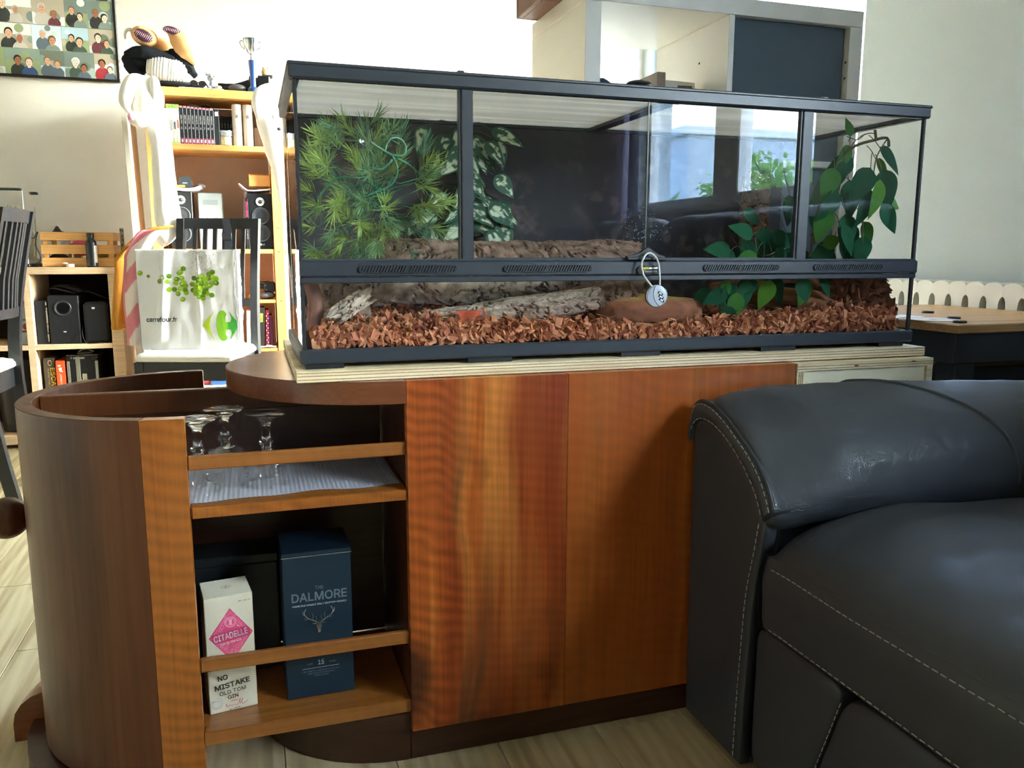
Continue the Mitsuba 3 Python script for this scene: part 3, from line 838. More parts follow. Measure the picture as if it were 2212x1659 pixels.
def ground(x, y):
    """height of the chips' surface"""
    z = .764 + .012 * np.sin(x * 9 + 1) * 0 + .010 * (meshkit.fbm(np.stack([x * 9, y * 9, 0 * x], -1), 3, 4) - .5)
    z = z + .018 * np.clip((y - 1.37) / .06, 0, 1) * (x < .9) + .010 * np.clip((x - .8) / .12, 0, 1)
    z = z + .052 * np.clip((x - 1.02) / .20, 0, 1) ** 1.3 * np.clip((y - 1.365) / .075, .12, 1)
    z = z - .012 * np.exp(-((x - .70) / .07) ** 2)
    return z


CH = [mat(c, .85, .15) for c in ('#b5745a', '#9b5d44', '#cb9270', '#824c38', '#be835c')]
SUB = thing('husk_substrate', 'loose reddish brown coconut husk chips covering the terrarium floor', 'substrate')
g = np.random.default_rng(21)
xs, ys = np.linspace(TX0 + .011, TX1 - .012, 140), np.linspace(TY0 + .034, TY1 - .022, 40)
gx, gy = np.meshgrid(xs, ys, indexing='ij')
gz = ground(gx, gy) - .008
top = np.stack([gx, gy, gz], -1).reshape(-1, 3)
bot = np.stack([gx, gy, 0 * gx + .7305], -1).reshape(-1, 3)
k_ = len(top); n_, m_ = 140, 40
r = np.array([*np.arange(m_), *(np.arange(1, n_) * m_ + m_ - 1), *((n_ - 1) * m_ + np.arange(m_ - 2, -1, -1)), *(np.arange(n_ - 2, 0, -1) * m_)]); r2 = np.roll(r, -1)
bed = TM(np.vstack([top, bot]), np.vstack([grid_faces(n_, m_), grid_faces(n_, m_, flip=True) + k_, np.stack([r, r + k_, r2 + k_], 1), np.stack([r, r2 + k_, r2], 1)]))
if bed.volume < 0: bed.invert()
part(SUB, 'bed', bed, mat('#4a2a1e', .95, .1), False)
for i in range(300):
    x = TX0 + .022 + (TX1 - TX0 - .046) * (i + g.random()) / 300
    y = TY0 + .0115 + .030 * g.random() ** 1.6
    zt = ground(np.array([x]), np.array([y]))[0]
    z = .7485 + (zt + .004 - .7485) * g.random() ** .8 if y < TY0 + .026 else zt + g.uniform(-.004, .005)
    sz = np.array([g.uniform(.014, .028), g.uniform(.008, .017), g.uniform(.003, .007)])
    v, f = jbox((x, y, z), sz * .95, i, .22, rot_rand(g))
    v[:, 1] = np.maximum(v[:, 1], TY0 + .0065); v[:, 2] = np.maximum(v[:, 2], .7445)
    part(SUB, 'chip', TM(v, f), CH[g.integers(5)], False)
for ci in range(5):
    V, F = [], []
    for i in range(760):
        x = g.uniform(TX0 + .025, TX1 - .026)
        y = TY0 + .022 + (TY1 - TY0 - .06) * g.random() ** 1.6
        low = i < 260
        if low: y = TY0 + .012 + .020 * g.random()
        if x > .62 and x < .87 and y > 1.40 and y < 1.56: continue
        sz = np.array([g.uniform(.010, .026), g.uniform(.005, .013), g.uniform(.002, .005)])
        zg = ground(np.array([x]), np.array([y]))[0]
        v, f = jbox((x, y, .747 + (zg - .747) * g.random() if low else zg + g.uniform(-.005, .006)), sz, 1000 * ci + i, .24, rot_rand(g))
        v[:, 1] = np.clip(v[:, 1], TY0 + .0065, TY1 - .022); v[:, 0] = np.clip(v[:, 0], TX0 + .011, TX1 - .013)
        F.append(f + len(V)); V += v.tolist()
    part(SUB, 'loose_chips', TM(V, np.vstack(F)), CH[ci], False, kind='stuff')
V = []
for i in range(260):
    x, y = g.uniform(TX0 + .03, TX1 - .03), TY0 + .012 + .16 * g.random() ** 1.5
    z = ground(np.array([x]), np.array([y]))[0] + .003
    a, L = g.uniform(0, 2 * PI), g.uniform(.02, .05)
    p0 = np.array([x, y, z]); d = np.array([math.cos(a), .35 * math.sin(a), g.uniform(-.1, .6)]) * L
    p1, p2 = p0 + d * .5 + [0, 0, L * .15], p0 + d
    for q in (p0, p1, p2): q[1] = max(q[1], TY0 + .0065); q[0] = min(max(q[0], TX0 + .012), TX1 - .013)
    V.append(tube([p0, p1, p2], .0004, 3))
part(SUB, 'fibres', cat(V), mat('#a8764f', .9, .1), False, kind='stuff')
# higher heap of coarse dark husk at the right
V, F = [], []
for i in range(420):
    x = g.uniform(1.13, TX1 - .016); y = g.uniform(TY0 + .03, TY1 - .05)
    h = ground(np.array([x]), np.array([y]))[0] + .050 * np.clip((x - 1.14) / .09, 0, 1) * g.random()
    v, f = jbox((x, y, h), np.array([g.uniform(.02, .045), g.uniform(.006, .018), g.uniform(.002, .004)]), 7000 + i, .3, rot_rand(g))
    v[:, 0] = np.clip(v[:, 0], 0, TX1 - .014); v[:, 1] = np.clip(v[:, 1], TY0 + .007, TY1 - .022)
    F.append(f + len(V)); V += v.tolist()
part(SUB, 'coarse_husk', TM(V, np.vstack(F)), mat('#6b4434', .9, .1), False, kind='stuff')


# ---------------------------------------------------------------- bark, stone, driftwood
def bark(L, R, a0, a1, seed, pale, th=.012, n=220, m=70, squash=1.0):
    """half tube of cork bark along x with cracked outer face; vertex colours"""
    u = np.linspace(0, 1, n); a = np.linspace(a0, a1, m)
    U, A_ = np.meshgrid(u, a, indexing='ij')
    q = np.stack([U * L * 42, A_ * 2.3, 0 * U + seed], -1)
    cr = meshkit.fbm(q, 3, seed)
    cr2 = meshkit.fbm(np.stack([U * L * 130, A_ * 6, 0 * U], -1), 2, seed + 5)
    big = meshkit.fbm(np.stack([U * L * 12, A_ * 1.5, 0 * U + 4], -1), 3, seed + 9)
    crack = np.clip(1 - np.abs(cr - .5) / .035, 0, 1)
    crack2 = np.clip(1 - np.abs(cr2 - .5) / .04, 0, 1) * .5
    rr = R * (1 + .30 * (big - .5)) - .006 * crack - .002 * crack2 + .004 * (cr2 - .5)
    ri = R * (1 + .30 * (big - .5)) - th
    e = (meshkit.fbm(np.stack([A_ * 4, 0 * A_ + 2, 0 * A_], -1), 3, seed + 1) - .5) * .035
    X = U * L + e * np.where(U > .5, 1, -1) * np.abs(U - .5) * 2
    out = np.stack([X, rr * np.cos(A_), rr * np.sin(A_) * squash], -1)
    inn = np.stack([X, ri * np.cos(A_), ri * np.sin(A_) * squash], -1)
    k = n * m
    ring = np.array([*np.arange(m), *(np.arange(1, n) * m + m - 1), *((n - 1) * m + np.arange(m - 2, -1, -1)), *(np.arange(n - 2, 0, -1) * m)]); r2 = np.roll(ring, -1)
    me = TM(np.vstack([out.reshape(-1, 3), inn.reshape(-1, 3)]), np.vstack([grid_faces(n, m), grid_faces(n, m, flip=True) + k, np.stack([ring, ring + k, r2 + k], 1), np.stack([ring, r2 + k, r2], 1)]))
    if me.volume < 0: me.invert()
    pa = np.clip(pale(U, A_), 0, 1)[..., None]
    base = lin('#6d5142') * (1 - pa) + lin('#c9bcae') * pa
    t = (meshkit.fbm(np.stack([U * L * 60, A_ * 5, 0 * U + 9], -1), 3, seed + 3)[..., None] - .5)
    col = base * (1 + 1.3 * t)
    dk = np.clip(crack + crack2, 0, 1)[..., None]
    col = col * (1 - .85 * dk) + lin('#2a1c17') * .85 * dk
    me.vc = np.clip(np.vstack([col.reshape(-1, 3), np.tile(lin('#74492f'), (k, 1)) * (1 + .8 * t.reshape(-1, 1))]), 0.003, 1)
    return me


b1 = bark(.555, .062, -.7, 4.35, 31, lambda U, A: .15 + .8 * np.clip((.45 - np.sin(A)) / .25, 0, 1) * (np.cos(A) < .3) * np.clip((.70 - U) / .08, .15, 1), m=100)
solo('cork_bark', mv(b1, t=(.205, 1.535, .862)), VCM, 'long cork bark tube with a pale cracked face lying across the middle of the terrarium', 'bark', True)
b2 = bark(.33, .036, -.2, 3.3, 37, lambda U, A: .35 + .3 * (np.sin(A) > .6))
solo('cork_bark', mv(b2, ry=-.13, rz=-.10, t=(.300, 1.465, .760)), VCM, 'flatter striped cork bark piece lying in front of and under the long tube', 'bark', True)
b3 = bark(.26, .05, .1, 3.0, 43, lambda U, A: 0 * U + .12)
solo('cork_bark', mv(b3, ry=-.16, t=(.46, 1.45, .762), rz=.14), VCM, 'dark brown bark piece half buried in the chips right of the striped piece', 'bark', True)
b4 = bark(.075, .021, -.3, 3.4, 47, lambda U, A: 0 * U + .75, n=80)
solo('cork_bark', mv(b4, rz=.3, ry=-.5, t=(.130, 1.405, .785)), VCM, 'small pale knobbly cork piece in the front left corner of the terrarium', 'bark', True)
b5 = bark(.105, .05, .0, 3.1, 53, lambda U, A: 0 * U + .25)
solo('cork_bark', mv(b5, ry=-PI / 2, rz=.9, t=(.165, 1.49, .76)), VCM, 'upright dark cork piece behind the small pale one at the left end', 'bark', True)
b6 = bark(.22, .055, .3, 2.9, 59, lambda U, A: 0 * U + .10)
solo('cork_bark', mv(b6, ry=-PI / 2, rz=-.1, t=(1.170, 1.700, .86)), VCM, 'upright reddish bark slab against the back panel beside the right front post', 'bark', True)
tb = smooth_path([(.094, 1.42, .765), (.104, 1.43, .80), (.102, 1.44, .835), (.090, 1.45, .862)], 14)
solo('brown_tube', mv(tube(tb, .013, 16)), mat('#7d564a', .6, .3), 'smooth brown curved tube in the front left corner of the terrarium', 'tube', True)
# flat stone dish
st = trimesh.creation.icosphere(5)
v = st.vertices.copy()
v = np.sign(v) * np.abs(v) ** np.array([.62, .7, .55])
v *= np.array([.122, .068, .029])
nn = meshkit.fbm(v * 26 + 4, 4, 3)[:, None] - .5
v = v + v / (np.linalg.norm(v, axis=1, keepdims=True) + 1e-9) * nn * .020
st.vertices = v
tt = np.clip((v[:, 2:3] - .021) / .006, 0, 1)
f2 = meshkit.fbm(v * 60, 3, 8)[:, None]
st.vc = np.clip((lin('#8a5a45') * (1 - tt) + lin('#a88a4e') * tt) * (.55 + .9 * f2), 0, 1)
solo('stone_dish', mv(st, t=(.742, 1.468, .788), rz=-.05), VCM, 'flat reddish brown stone dish with a yellowish top under the hanging lock', 'stone', True)


def drift(P, R, seed, n=90, m=26):
    P = smooth_path(P, n); R = np.interp(np.linspace(0, 1, n), np.linspace(0, 1, len(R)), R)
    g = np.linspace(0, 2 * PI, m, endpoint=False)
    tg = np.gradient(P, axis=0); tg /= np.linalg.norm(tg, axis=1, keepdims=True)
    a = np.cross(tg, [0, 0, 1.0]); a /= np.linalg.norm(a, axis=1, keepdims=True); b = np.cross(tg, a)
    U, G = np.meshgrid(np.linspace(0, 1, n), g, indexing='ij')
    fl = meshkit.fbm(np.stack([U * 5, np.cos(G) * 4, np.sin(G) * 4], -1), 4, seed)
    rr = R[:, None] * (1 + .9 * (fl - .5))
    L = P[:, None] + rr[..., None] * (np.cos(G)[..., None] * a[:, None] + np.sin(G)[..., None] * b[:, None])
    me = loft(L)
    c = (lin('#8f6144') * (.35 + 1.5 * (fl[..., None] - .2))).reshape(-1, 3)
    me.vc = np.clip(np.vstack([c, c[:1], c[-1:]]), .004, 1)
    return me


solo('driftwood', cat(drift([(.93, 1.53, .825), (1.00, 1.50, .822), (1.06, 1.47, .806), (1.12, 1.435, .797), (1.165, 1.42, .775)], [.012, .024, .026, .026, .022], 61),
                      drift([(1.02, 1.52, .835), (1.08, 1.50, .855), (1.13, 1.50, .85), (1.19, 1.49, .80)], [.014, .020, .02, .016], 62)), VCM,
     'twisted reddish driftwood branch on the chips right of the stone dish', 'driftwood', True)
solo('printed_scrap', cat(paint(mv(sheet(lambda u, v: np.stack([.05 * u, .004 * np.sin(u * 7), .022 * v], -1), 10, 5, .0006), t=(.346, 1.405, .777)), '#b8573f'), paint(bx(.372, .392, 1.4035, 1.4040, .786, .797, 0), '#7a7fa8'), paint(bx(.318, .345, 1.412, 1.4126, .776, .786, 0), '#1d4a1e')), VCM,  # thin wavy red sheet with small blue and green plates
     'small red, blue and green scrap among the chips below the striped bark', 'scrap', True)

# ---------------------------------------------------------------- plants in the terrarium
NG = [bsdf(f'needle_{i}', {'type': 'principledthin', 'base_color': {'type': 'rgb', 'value': lin(c).tolist()}, 'roughness': .45, 'diff_trans': .7}) for i, c in enumerate(('#a9c473', '#86ac80', '#739c82'))]


def needles(o, d, n, L, g):
    """a rosette of thin curved needles round an axis"""
    d = np.asarray(d, float) / np.linalg.norm(d)
    a = np.cross(d, [0, 0, 1.0] if abs(d[2]) < .9 else [1.0, 0, 0]); a /= np.linalg.norm(a); b = np.cross(d, a)
    V, F = [], []
    for i in range(n):
        ph, s = g.uniform(0, 2 * PI), g.random()
        r = math.cos(ph) * a + math.sin(ph) * b
        p0 = o + d * s * .030
        l = L * g.uniform(.75, 1.15)
        el = .35 + .9 * s
        dirv = r * math.cos(el) + d * math.sin(el)
        p1 = p0 + dirv * l * .5
        p2 = p0 + dirv * l * .85 + (d * .8 + r * .5) * l * .34 * g.uniform(-.3, 1)
        w = np.cross(dirv, d); w /= np.linalg.norm(w) + 1e-9
        w = w * .00092
        h = np.cross(w, dirv) * .5
        q = [p0 - w * .6, p0 + w * .6, p1 - w, p1 + w, p2, p1 + h * .9]
        k = len(V); V += q
        F += [[k, k + 1, k + 5], [k + 1, k + 3, k + 5], [k, k + 5, k + 2], [k + 2, k + 5, k + 4], [k + 5, k + 3, k + 4]]
    return TM(V, F)


NP = thing('needle_plant', 'bushy plastic plant with thin green needles hanging from a suction cup', 'plant')
g = np.random.default_rng(77)
cup = np.array([.1905, TY0 + .0062, 1.0790])
stems = [[(.197, 1.378, 1.079), (.222, 1.386, 1.066), (.236, 1.40, 1.062)],
         [(.222, 1.386, 1.066), (.233, 1.392, 1.087), (.255, 1.40, 1.085), (.258, 1.40, 1.065), (.236, 1.40, 1.062)],
         [(.236, 1.40, 1.062), (.245, 1.40, 1.035), (.235, 1.41, 1.015), (.205, 1.42, 1.000), (.17, 1.43, .98)],
         [(.236, 1.40, 1.055), (.215, 1.40, 1.038), (.195, 1.40, 1.040), (.175, 1.40, 1.025), (.155, 1.41, 1.025), (.13, 1.42, 1.01), (.115, 1.43, .99)],
         [(.236, 1.40, 1.06), (.27, 1.43, 1.05), (.30, 1.45, 1.03)]]
tubes_ = [tube(smooth_path(s, 26), .0021, 6) for s in stems]
tips = []
# sprigs fill a drooping clump seen from x .10 to .33 and z .89 to 1.14
N = 92
for i in range(N):
    for _ in range(40):
        x, z = g.uniform(.112, .325), g.uniform(.895, 1.125)
        ok = ((x - .205) / .115) ** 2 + ((z - 1.0) / .130) ** 2 < 1.0 or (x < .19 and z < 1.0)
        if ok and not (x > .25 and z < .93 and x > .33): break
    y = g.uniform(1.40, 1.56)
    o = np.array([x, y, z])
    root = np.array([.215, 1.45, 1.02]) + g.normal(0, .02, 3)
    d = (o - root) / (np.linalg.norm(o - root) + .02) + np.array([0, -.35, .25]) + g.normal(0, .3, 3)
    sg_ = needles(o, d, 40, .034, g)
    sg_.vertices[:, 0] = np.maximum(sg_.vertices[:, 0], TX0 + .012 + .3 * np.maximum(0, 0)); sg_.vertices[:, 1] = np.maximum(sg_.vertices[:, 1], TY0 + .009)
    part(NP, 'sprig', sg_, NG[0 if g.random() < .42 else (1 if g.random() < .65 else 2)], False)
    if i % 2 == 0:
        mid = (o + root) / 2 + np.array([0, 0, -.012])
        tubes_.append(tube([root, mid, o], .0011, 4))
part(NP, 'stem', cat(tubes_), mat('#3f7d62', .35, .5), True, 'twisted glossy green stem')
part(NP, 'suction_cup', mv(lathe([(0, .0065), (.0035, .0065), (.0045, .0035), (.012, .0018), (.0148, 0), (.0143, -.0003), (.008, .0006), (0, .001)], 32), frame(cup, (1, 0, 0), (0, 0, -1))), PANE, 40, 'clear suction cup')

VP = thing('variegated_plant', 'hanging plastic plant with dark green leaves blotched cream, against the back panel', 'plant')
g = np.random.default_rng(5)
vst = []
for i in range(46):
    x = .345 + .175 * g.random(); z = .925 + .225 * g.random()
    y = TY1 - .052 - .06 * g.random()
    L, W = g.uniform(.055, .078), g.uniform(.032, .042)
    lf = leaf(L, W, .22, .10, 22, 13)
    t, s = lf.ts
    nz = meshkit.fbm(np.stack([t * 5 + i * 3.1, s * 2.5, 0 * t + i], -1), 3, i)
    cream = (np.clip((nz - .50 - .20 * np.abs(s) + .10 * np.sin(t * 3)) / .035, 0, 1) * (np.abs(s) < .8) * (t > .12) * (t < .9))[:, None]
    lf.vc = lin('#2c5540') * (1 - cream) + lin('#bfcdb2') * cream
    lf.vc = lf.vc * (1 - .25 * (np.abs(s) < .05)[:, None])
    sg = 1 if x > .43 else -1
    d = np.array([sg * g.uniform(.1, 1.0), -.25, -g.uniform(.2, 1.0)])
    part(VP, 'leaf', at(lf, (x - d[0] * .02, y, z + .02), d, (0, -1, .35)), VC, True)
    vst.append(tube([(.43, TY1 - .05, z + .03), ((.43 + x) / 2, y + .01, z + .035), (x - d[0] * .02, y, z + .02)], .0011, 4))
vst.append(tube(smooth_path([(.43, TY1 - .045, 1.165), (.435, TY1 - .05, 1.05), (.43, TY1 - .05, .92)], 14), .0025, 6))
part(VP, 'stem', cat(vst), mat('#31553c', .5, .4), True)

VG = thing('vine_plant', 'trailing plastic vine with pointed green leaves filling the right end of the terrarium', 'plant')
VL = [bsdf(f'vine_leaf_{i}', {'type': 'principledthin', 'base_color': {'type': 'rgb', 'value': lin(c).tolist()}, 'roughness': .38, 'diff_trans': .55, 'spec_trans': 0.0}) for i, c in enumerate(('#25573f', '#2f6648', '#5d9438', '#4b8440'))]
g = np.random.default_rng(15)
leaves = []   # (x, z, y, direction x, direction z, length, kind)
for x, z, dx, dz, L, kd in ((1.232, 1.128, .75, -.65, .066, 0), (1.232, 1.105, .8, -.9, .062, 2), (1.222, 1.080, .35, -1, .075, 0), (1.203, 1.058, -.15, -1, .070, 2), (1.222, 1.030, 1, -.30, .066, 2), (1.215, 1.008, .7, -.9, .062, 1), (1.205, .975, .5, -1, .055, 3),
                          (1.160, 1.040, .8, -.6, .060, 2), (1.100, 1.000, -.3, -1, .062, 3), (1.105, .955, .3, .9, .050, 2), (1.110, .925, .9, .35, .045, 2), (1.165, 1.130, -.5, -.9, .050, 3), (1.150, 1.145, -.2, .9, .034, 3), (1.180, 1.105, -.9, -.5, .066, 0),
                          (1.175, 1.080, -.6, -1, .070, 0), (1.140, 1.065, -.8, -.8, .070, 1), (1.120, 1.035, -.7, -1, .066, 0), (1.190, 1.040, -.3, -1, .070, 0), (1.150, .990, .1, -1, .072, 1), (1.180, .975, .1, -1, .070, 0), (1.130, .965, .6, -.9, .062, 1), (1.170, .945, .3, -1, .062, 0),
                          (1.195, .945, -.1, -1, .058, 1), (1.145, .930, -.8, -.6, .060, 1), (1.205, .925, .1, -1, .036, 3), (1.165, 1.06, .2, -1, .070, 1), (1.105, 1.080, -.4, -1, .060, 3), (1.14, 1.095, -.4, -1, .060, 0)):
    leaves.append((x, z, g.uniform(1.395, 1.46), dx, dz, L, kd))
for x, z, dx, dz, L, kd in ((.940, .935, -.9, .35, .058, 1), (.965, .930, .3, -1, .060, 0), (.985, .940, .9, -.5, .055, 0), (.905, .905, -.9, .1, .06, 1), (.945, .900, -.8, -.4, .055, 3), (1.00, .915, .2, -1, .06, 1), (.970, .885, -.5, -1, .06, 3), (.880, .850, .2, -1, .036, 3), (.905, .842, -.6, -.8, .060, 0),
                          (.885, .828, -.9, -.4, .055, 0), (.905, .825, -.1, -1, .058, 3), (.930, .850, .1, -1, .066, 1), (.960, .850, -.7, -.4, .062, 0), (.992, .848, -.35, -1, .062, 2), (1.012, .855, .6, -1, .070, 0), (1.045, .850, .5, -.8, .056, 1), (1.085, .850, -.2, -1, .060, 3), (1.105, .860, .6, -.9, .058, 1),
                          (.88, .80, .3, -1, .055, 0), (.865, .83, -.9, -.7, .05, 1), (1.06, .875, -.8, -.3, .06, 0), (1.03, .895, -.6, -.8, .06, 1), (.985, .87, .7, -.6, .056, 0)):
    leaves.append((x, z, g.uniform(1.385, 1.43), dx, dz, L, kd))
for i in range(26):
    leaves.append((g.uniform(.90, 1.22), g.uniform(.84, 1.05) if i % 2 else g.uniform(.85, .95), g.uniform(1.46, 1.56), g.uniform(-1, 1), -g.uniform(.3, 1), g.uniform(.05, .066), int(g.integers(0, 2))))
VS = len(VL)
vst = [mv(q, t=(.032, 0, -.006)) for q in (tube(smooth_path([(1.10, 1.47, .90), (1.13, 1.46, 1.06), (1.17, 1.44, 1.125), (1.215, 1.425, 1.140), (1.234, 1.42, 1.142), (1.235, 1.415, 1.125)], 36), .0030, 7),
       tube(smooth_path([(1.155, 1.44, 1.115), (1.17, 1.43, 1.140), (1.19, 1.42, 1.150), (1.203, 1.42, 1.149)], 20), .0011, 5), tube(smooth_path([(1.150, 1.44, 1.145), (1.170, 1.43, 1.138), (1.185, 1.43, 1.149)], 16), .0009, 5),
       tube(smooth_path([(1.21, 1.425, 1.142), (1.206, 1.425, 1.158)], 6), .0028, 6),
       tube(smooth_path([(1.234, 1.42, 1.14), (1.21, 1.42, 1.10), (1.205, 1.42, 1.06), (1.19, 1.42, 1.0), (1.19, 1.42, .93)], 30), .0013, 5))] + [
       tube(smooth_path([(1.10, 1.46, .92), (1.03, 1.44, .905), (.97, 1.42, .90), (.955, 1.41, .93)], 24), .0018, 6), tube(smooth_path([(1.03, 1.44, .90), (.98, 1.42, .865), (.92, 1.41, .842), (.89, 1.41, .82)], 24), .0014, 5)]
for x, z, y, dx, dz, L, kd in leaves:
    if x > 1.095 and z > .9 and y < 1.461:
        x, z, L = x + .034, z - .008, L * 1.16
    d = np.array([dx, -.18 + .2 * g.random(), dz]); d /= np.linalg.norm(d)
    lf = leaf(L, L * .58, .20, .12, 11, 7)
    part(VG, 'leaf', at(lf, (x, y, z), d, (g.uniform(-.5, .5), -1, .3)), VL[kd], True)
    b = np.array([x, y, z]) - d * .022 + np.array([0, .012, .012])
    vst.append(tube([b, (b + [x, y, z]) / 2 + [0, 0, .003], (x, y, z)], .0008, 4))
part(VG, 'stem', cat(vst), mat('#5a5236', .6, .3), True)

# ================================================================ the sofa
SO = thing('sofa', 'large black leather sofa with light stitching, its padded arm beside the cabinet', 'sofa')
STI = mat('#8d8a86', .8, .2)


def closed_curve(P, n=64):
    return smooth_path(np.array(P), n, True)


def dashes(path, r=.0009, dash=.0085, gap=.0045, off=(0, 0, 0)):
    P = np.asarray(path, float) + off
    d = np.r_[0, np.cumsum(np.linalg.norm(np.diff(P, axis=0), axis=1))]
    out, s = [], 0
    while s < d[-1] - dash:
        q = [[np.interp(t, d, P[:, k]) for k in range(3)] for t in (s, s + dash / 2, s + dash)]
        out.append(tube(q, r, 5)); s += dash + gap
    return cat(out)


PADC = closed_curve([(1.303, .560), (1.304, .605), (1.294, .638), (1.255, .6555), (1.205, .650), (1.150, .624), (1.095, .583), (1.062, .538), (1.050, .500), (1.062, .470), (1.12, .462), (1.22, .47), (1.29, .50)], 84)


PADC2 = closed_curve([(1.303, .560), (1.304, .605), (1.296, .640), (1.255, .661), (1.200, .660), (1.140, .644), (1.085, .613), (1.050, .562), (1.040, .505), (1.058, .470), (1.12, .462), (1.22, .47), (1.29, .50)], 84)


def arm_pad(sgn, yo, xs, key):
    cen = np.array([1.185, .56])
    loops = []
    for i, x in enumerate(xs):
        t = min(1, (x - xs[0]) / .065)
        k = .80 + .20 * math.sqrt(max(0, 1 - (1 - t) ** 2))
        zz = -.012 * (1 - min(1, (x - xs[0]) / .13)) ** 2 - .05 * max(0, (x - 1.1) / .9) ** 1.3
        bl_ = np.clip((x - xs[0] - .02) / .13, 0, 1); bl_ = bl_ * bl_ * (3 - 2 * bl_)
        C = cen + (PADC * (1 - bl_) + PADC2 * bl_ - cen) * [1 - (1 - k) * .55, k]
        C = C + np.array([0, zz])
        wr = .010 * (meshkit.fbm(np.stack([0 * C[:, 0] + x * 9, C[:, 0] * 12, C[:, 1] * 12], -1), 3, 3) - .5) + .004 * (meshkit.fbm(np.stack([0 * C[:, 0] + x * 60, C[:, 0] * 9, C[:, 1] * 9], -1), 2, 8) - .5) * np.exp(-((x - xs[0]) / .12) ** 2)
        dirn = (C - cen) / (np.linalg.norm(C - cen, axis=1, keepdims=True))
        C = C + dirn * wr[:, None]
        C[:, 0] = np.minimum(C[:, 0], 1.3045)
        Y = C[:, 0] if sgn > 0 else yo - C[:, 0]
        loops.append(np.stack([np.full(len(C), x), Y, C[:, 1]], 1))
    global PAD_MESH
    PAD_MESH = loft(loops)
    return part(SO, key, PAD_MESH, LEATHER, True)


xs = np.r_[np.linspace(.770, .85, 16), np.linspace(.862, 1.95, 50)]
arm_pad(1, 0, xs, 'arm_pad')
# curved cross seam with piping over the pad
sp_ = smooth_path([(1.080, 1.300, .620), (1.083, 1.262, .6615), (1.14, 1.205, .660), (1.195, 1.145, .644), (1.235, 1.090, .612), (1.258, 1.053, .562), (1.262, 1.043, .505)], 60)
_pm = trimesh.Trimesh(*[np.array(a) for a in meshkit.arrays(PAD_MESH)[:2]], process=False)
sp_ = trimesh.proximity.closest_point(_pm, sp_)[0]
part(SO, 'seam', tube(sp_, .0042, 8), LEATHERS, True)
part(SO, 'stitching', dashes(sp_[14:], off=(.011, .0, -.0045)), STI, False, 'pale stitching')
# the front facing of the arm
TOPC = smooth_path([(1.302, .560), (1.302, .606), (1.290, .630), (1.255, .6375), (1.205, .6255), (1.150, .597), (1.095, .562), (1.064, .526), (1.0485, .497)], 60)
INC = smooth_path([(1.300, .560), (1.298, .580), (1.284, .597), (1.250, .605), (1.203, .594), (1.155, .569), (1.112, .534), (1.088, .505), (1.072, .475)], 60)
b_l = []
for s, dx in ((0, 0), (.18, -.008), (.5, -.0115), (.82, -.008), (1, 0)):
    C = TOPC * (1 - s) + INC * s
    b_l.append(np.stack([np.full(60, .770 + dx), C[:, 0], C[:, 1]], 1))
bk = np.stack([np.full(60, .80), INC[:, 0], INC[:, 1]], 1); bk2 = np.stack([np.full(60, .80), TOPC[:, 0], TOPC[:, 1]], 1)
part(SO, 'arm_trim', loft(np.transpose(np.array(b_l + [bk, bk2]), (1, 0, 2))), LEATHER, True)
o1 = TOPC * .87 + INC * .13; o2 = TOPC * .10 + INC * .90
part(SO, 'stitching', dashes(np.stack([np.full(60, .7625), o1[:, 0], o1[:, 1]], 1)[4:]), STI, False, 'pale stitching')
part(SO, 'stitching', dashes(np.stack([np.full(60, .7625), o2[:, 0], o2[:, 1]], 1)[4:]), STI, False, 'pale stitching')
part(SO, 'piping', tube(np.stack([np.full(60, .7695), TOPC[:, 0], TOPC[:, 1]], 1), .0036, 7), LEATHERS, True)
FP = Polygon([(1.296, .022), (1.2985, .10), (1.302, .35), (1.302, .575)] + [tuple(q) for q in INC[8:]] + [(1.070, .46), (1.076, .43), (1.090, .36), (1.098, .296), (1.106, .15), (1.110, .022)])
fo = np.array(FP.exterior.coords)[:-1]
lp = []
for k, x in ((0, .800), (0, .7735), (.004, .7705), (.016, .768), (.04, .7665)):
    q = np.array(FP.buffer(-k).exterior.coords)[:-1] if k else fo
    from shapely.geometry import LinearRing
    L_ = LinearRing(q if LinearRing(q).is_ccw else q[::-1])
    s0 = L_.project(Point(1.296 - k, .022 + k))
    lp.append([(x, *L_.interpolate(((s0 / L_.length + i / 120) % 1) * L_.length).coords[0]) for i in range(120)])
part(SO, 'arm_front', loft(np.array(lp)), LEATHERS, True)
part(SO, 'arm_body', bx(.805, 1.94, 1.105, 1.300, .03, .50, .01), LEATHERS, False)
edge = smooth_path([(.767, 1.072, .468), (.7665, 1.080, .42), (.7665, 1.0965, .34), (.7665, 1.1015, .28), (.767, 1.110, .13), (.767, 1.113, .03)], 50)
part(SO, 'stitching', dashes(edge, off=(-.0015, .010, 0)), STI, False, 'pale stitching')


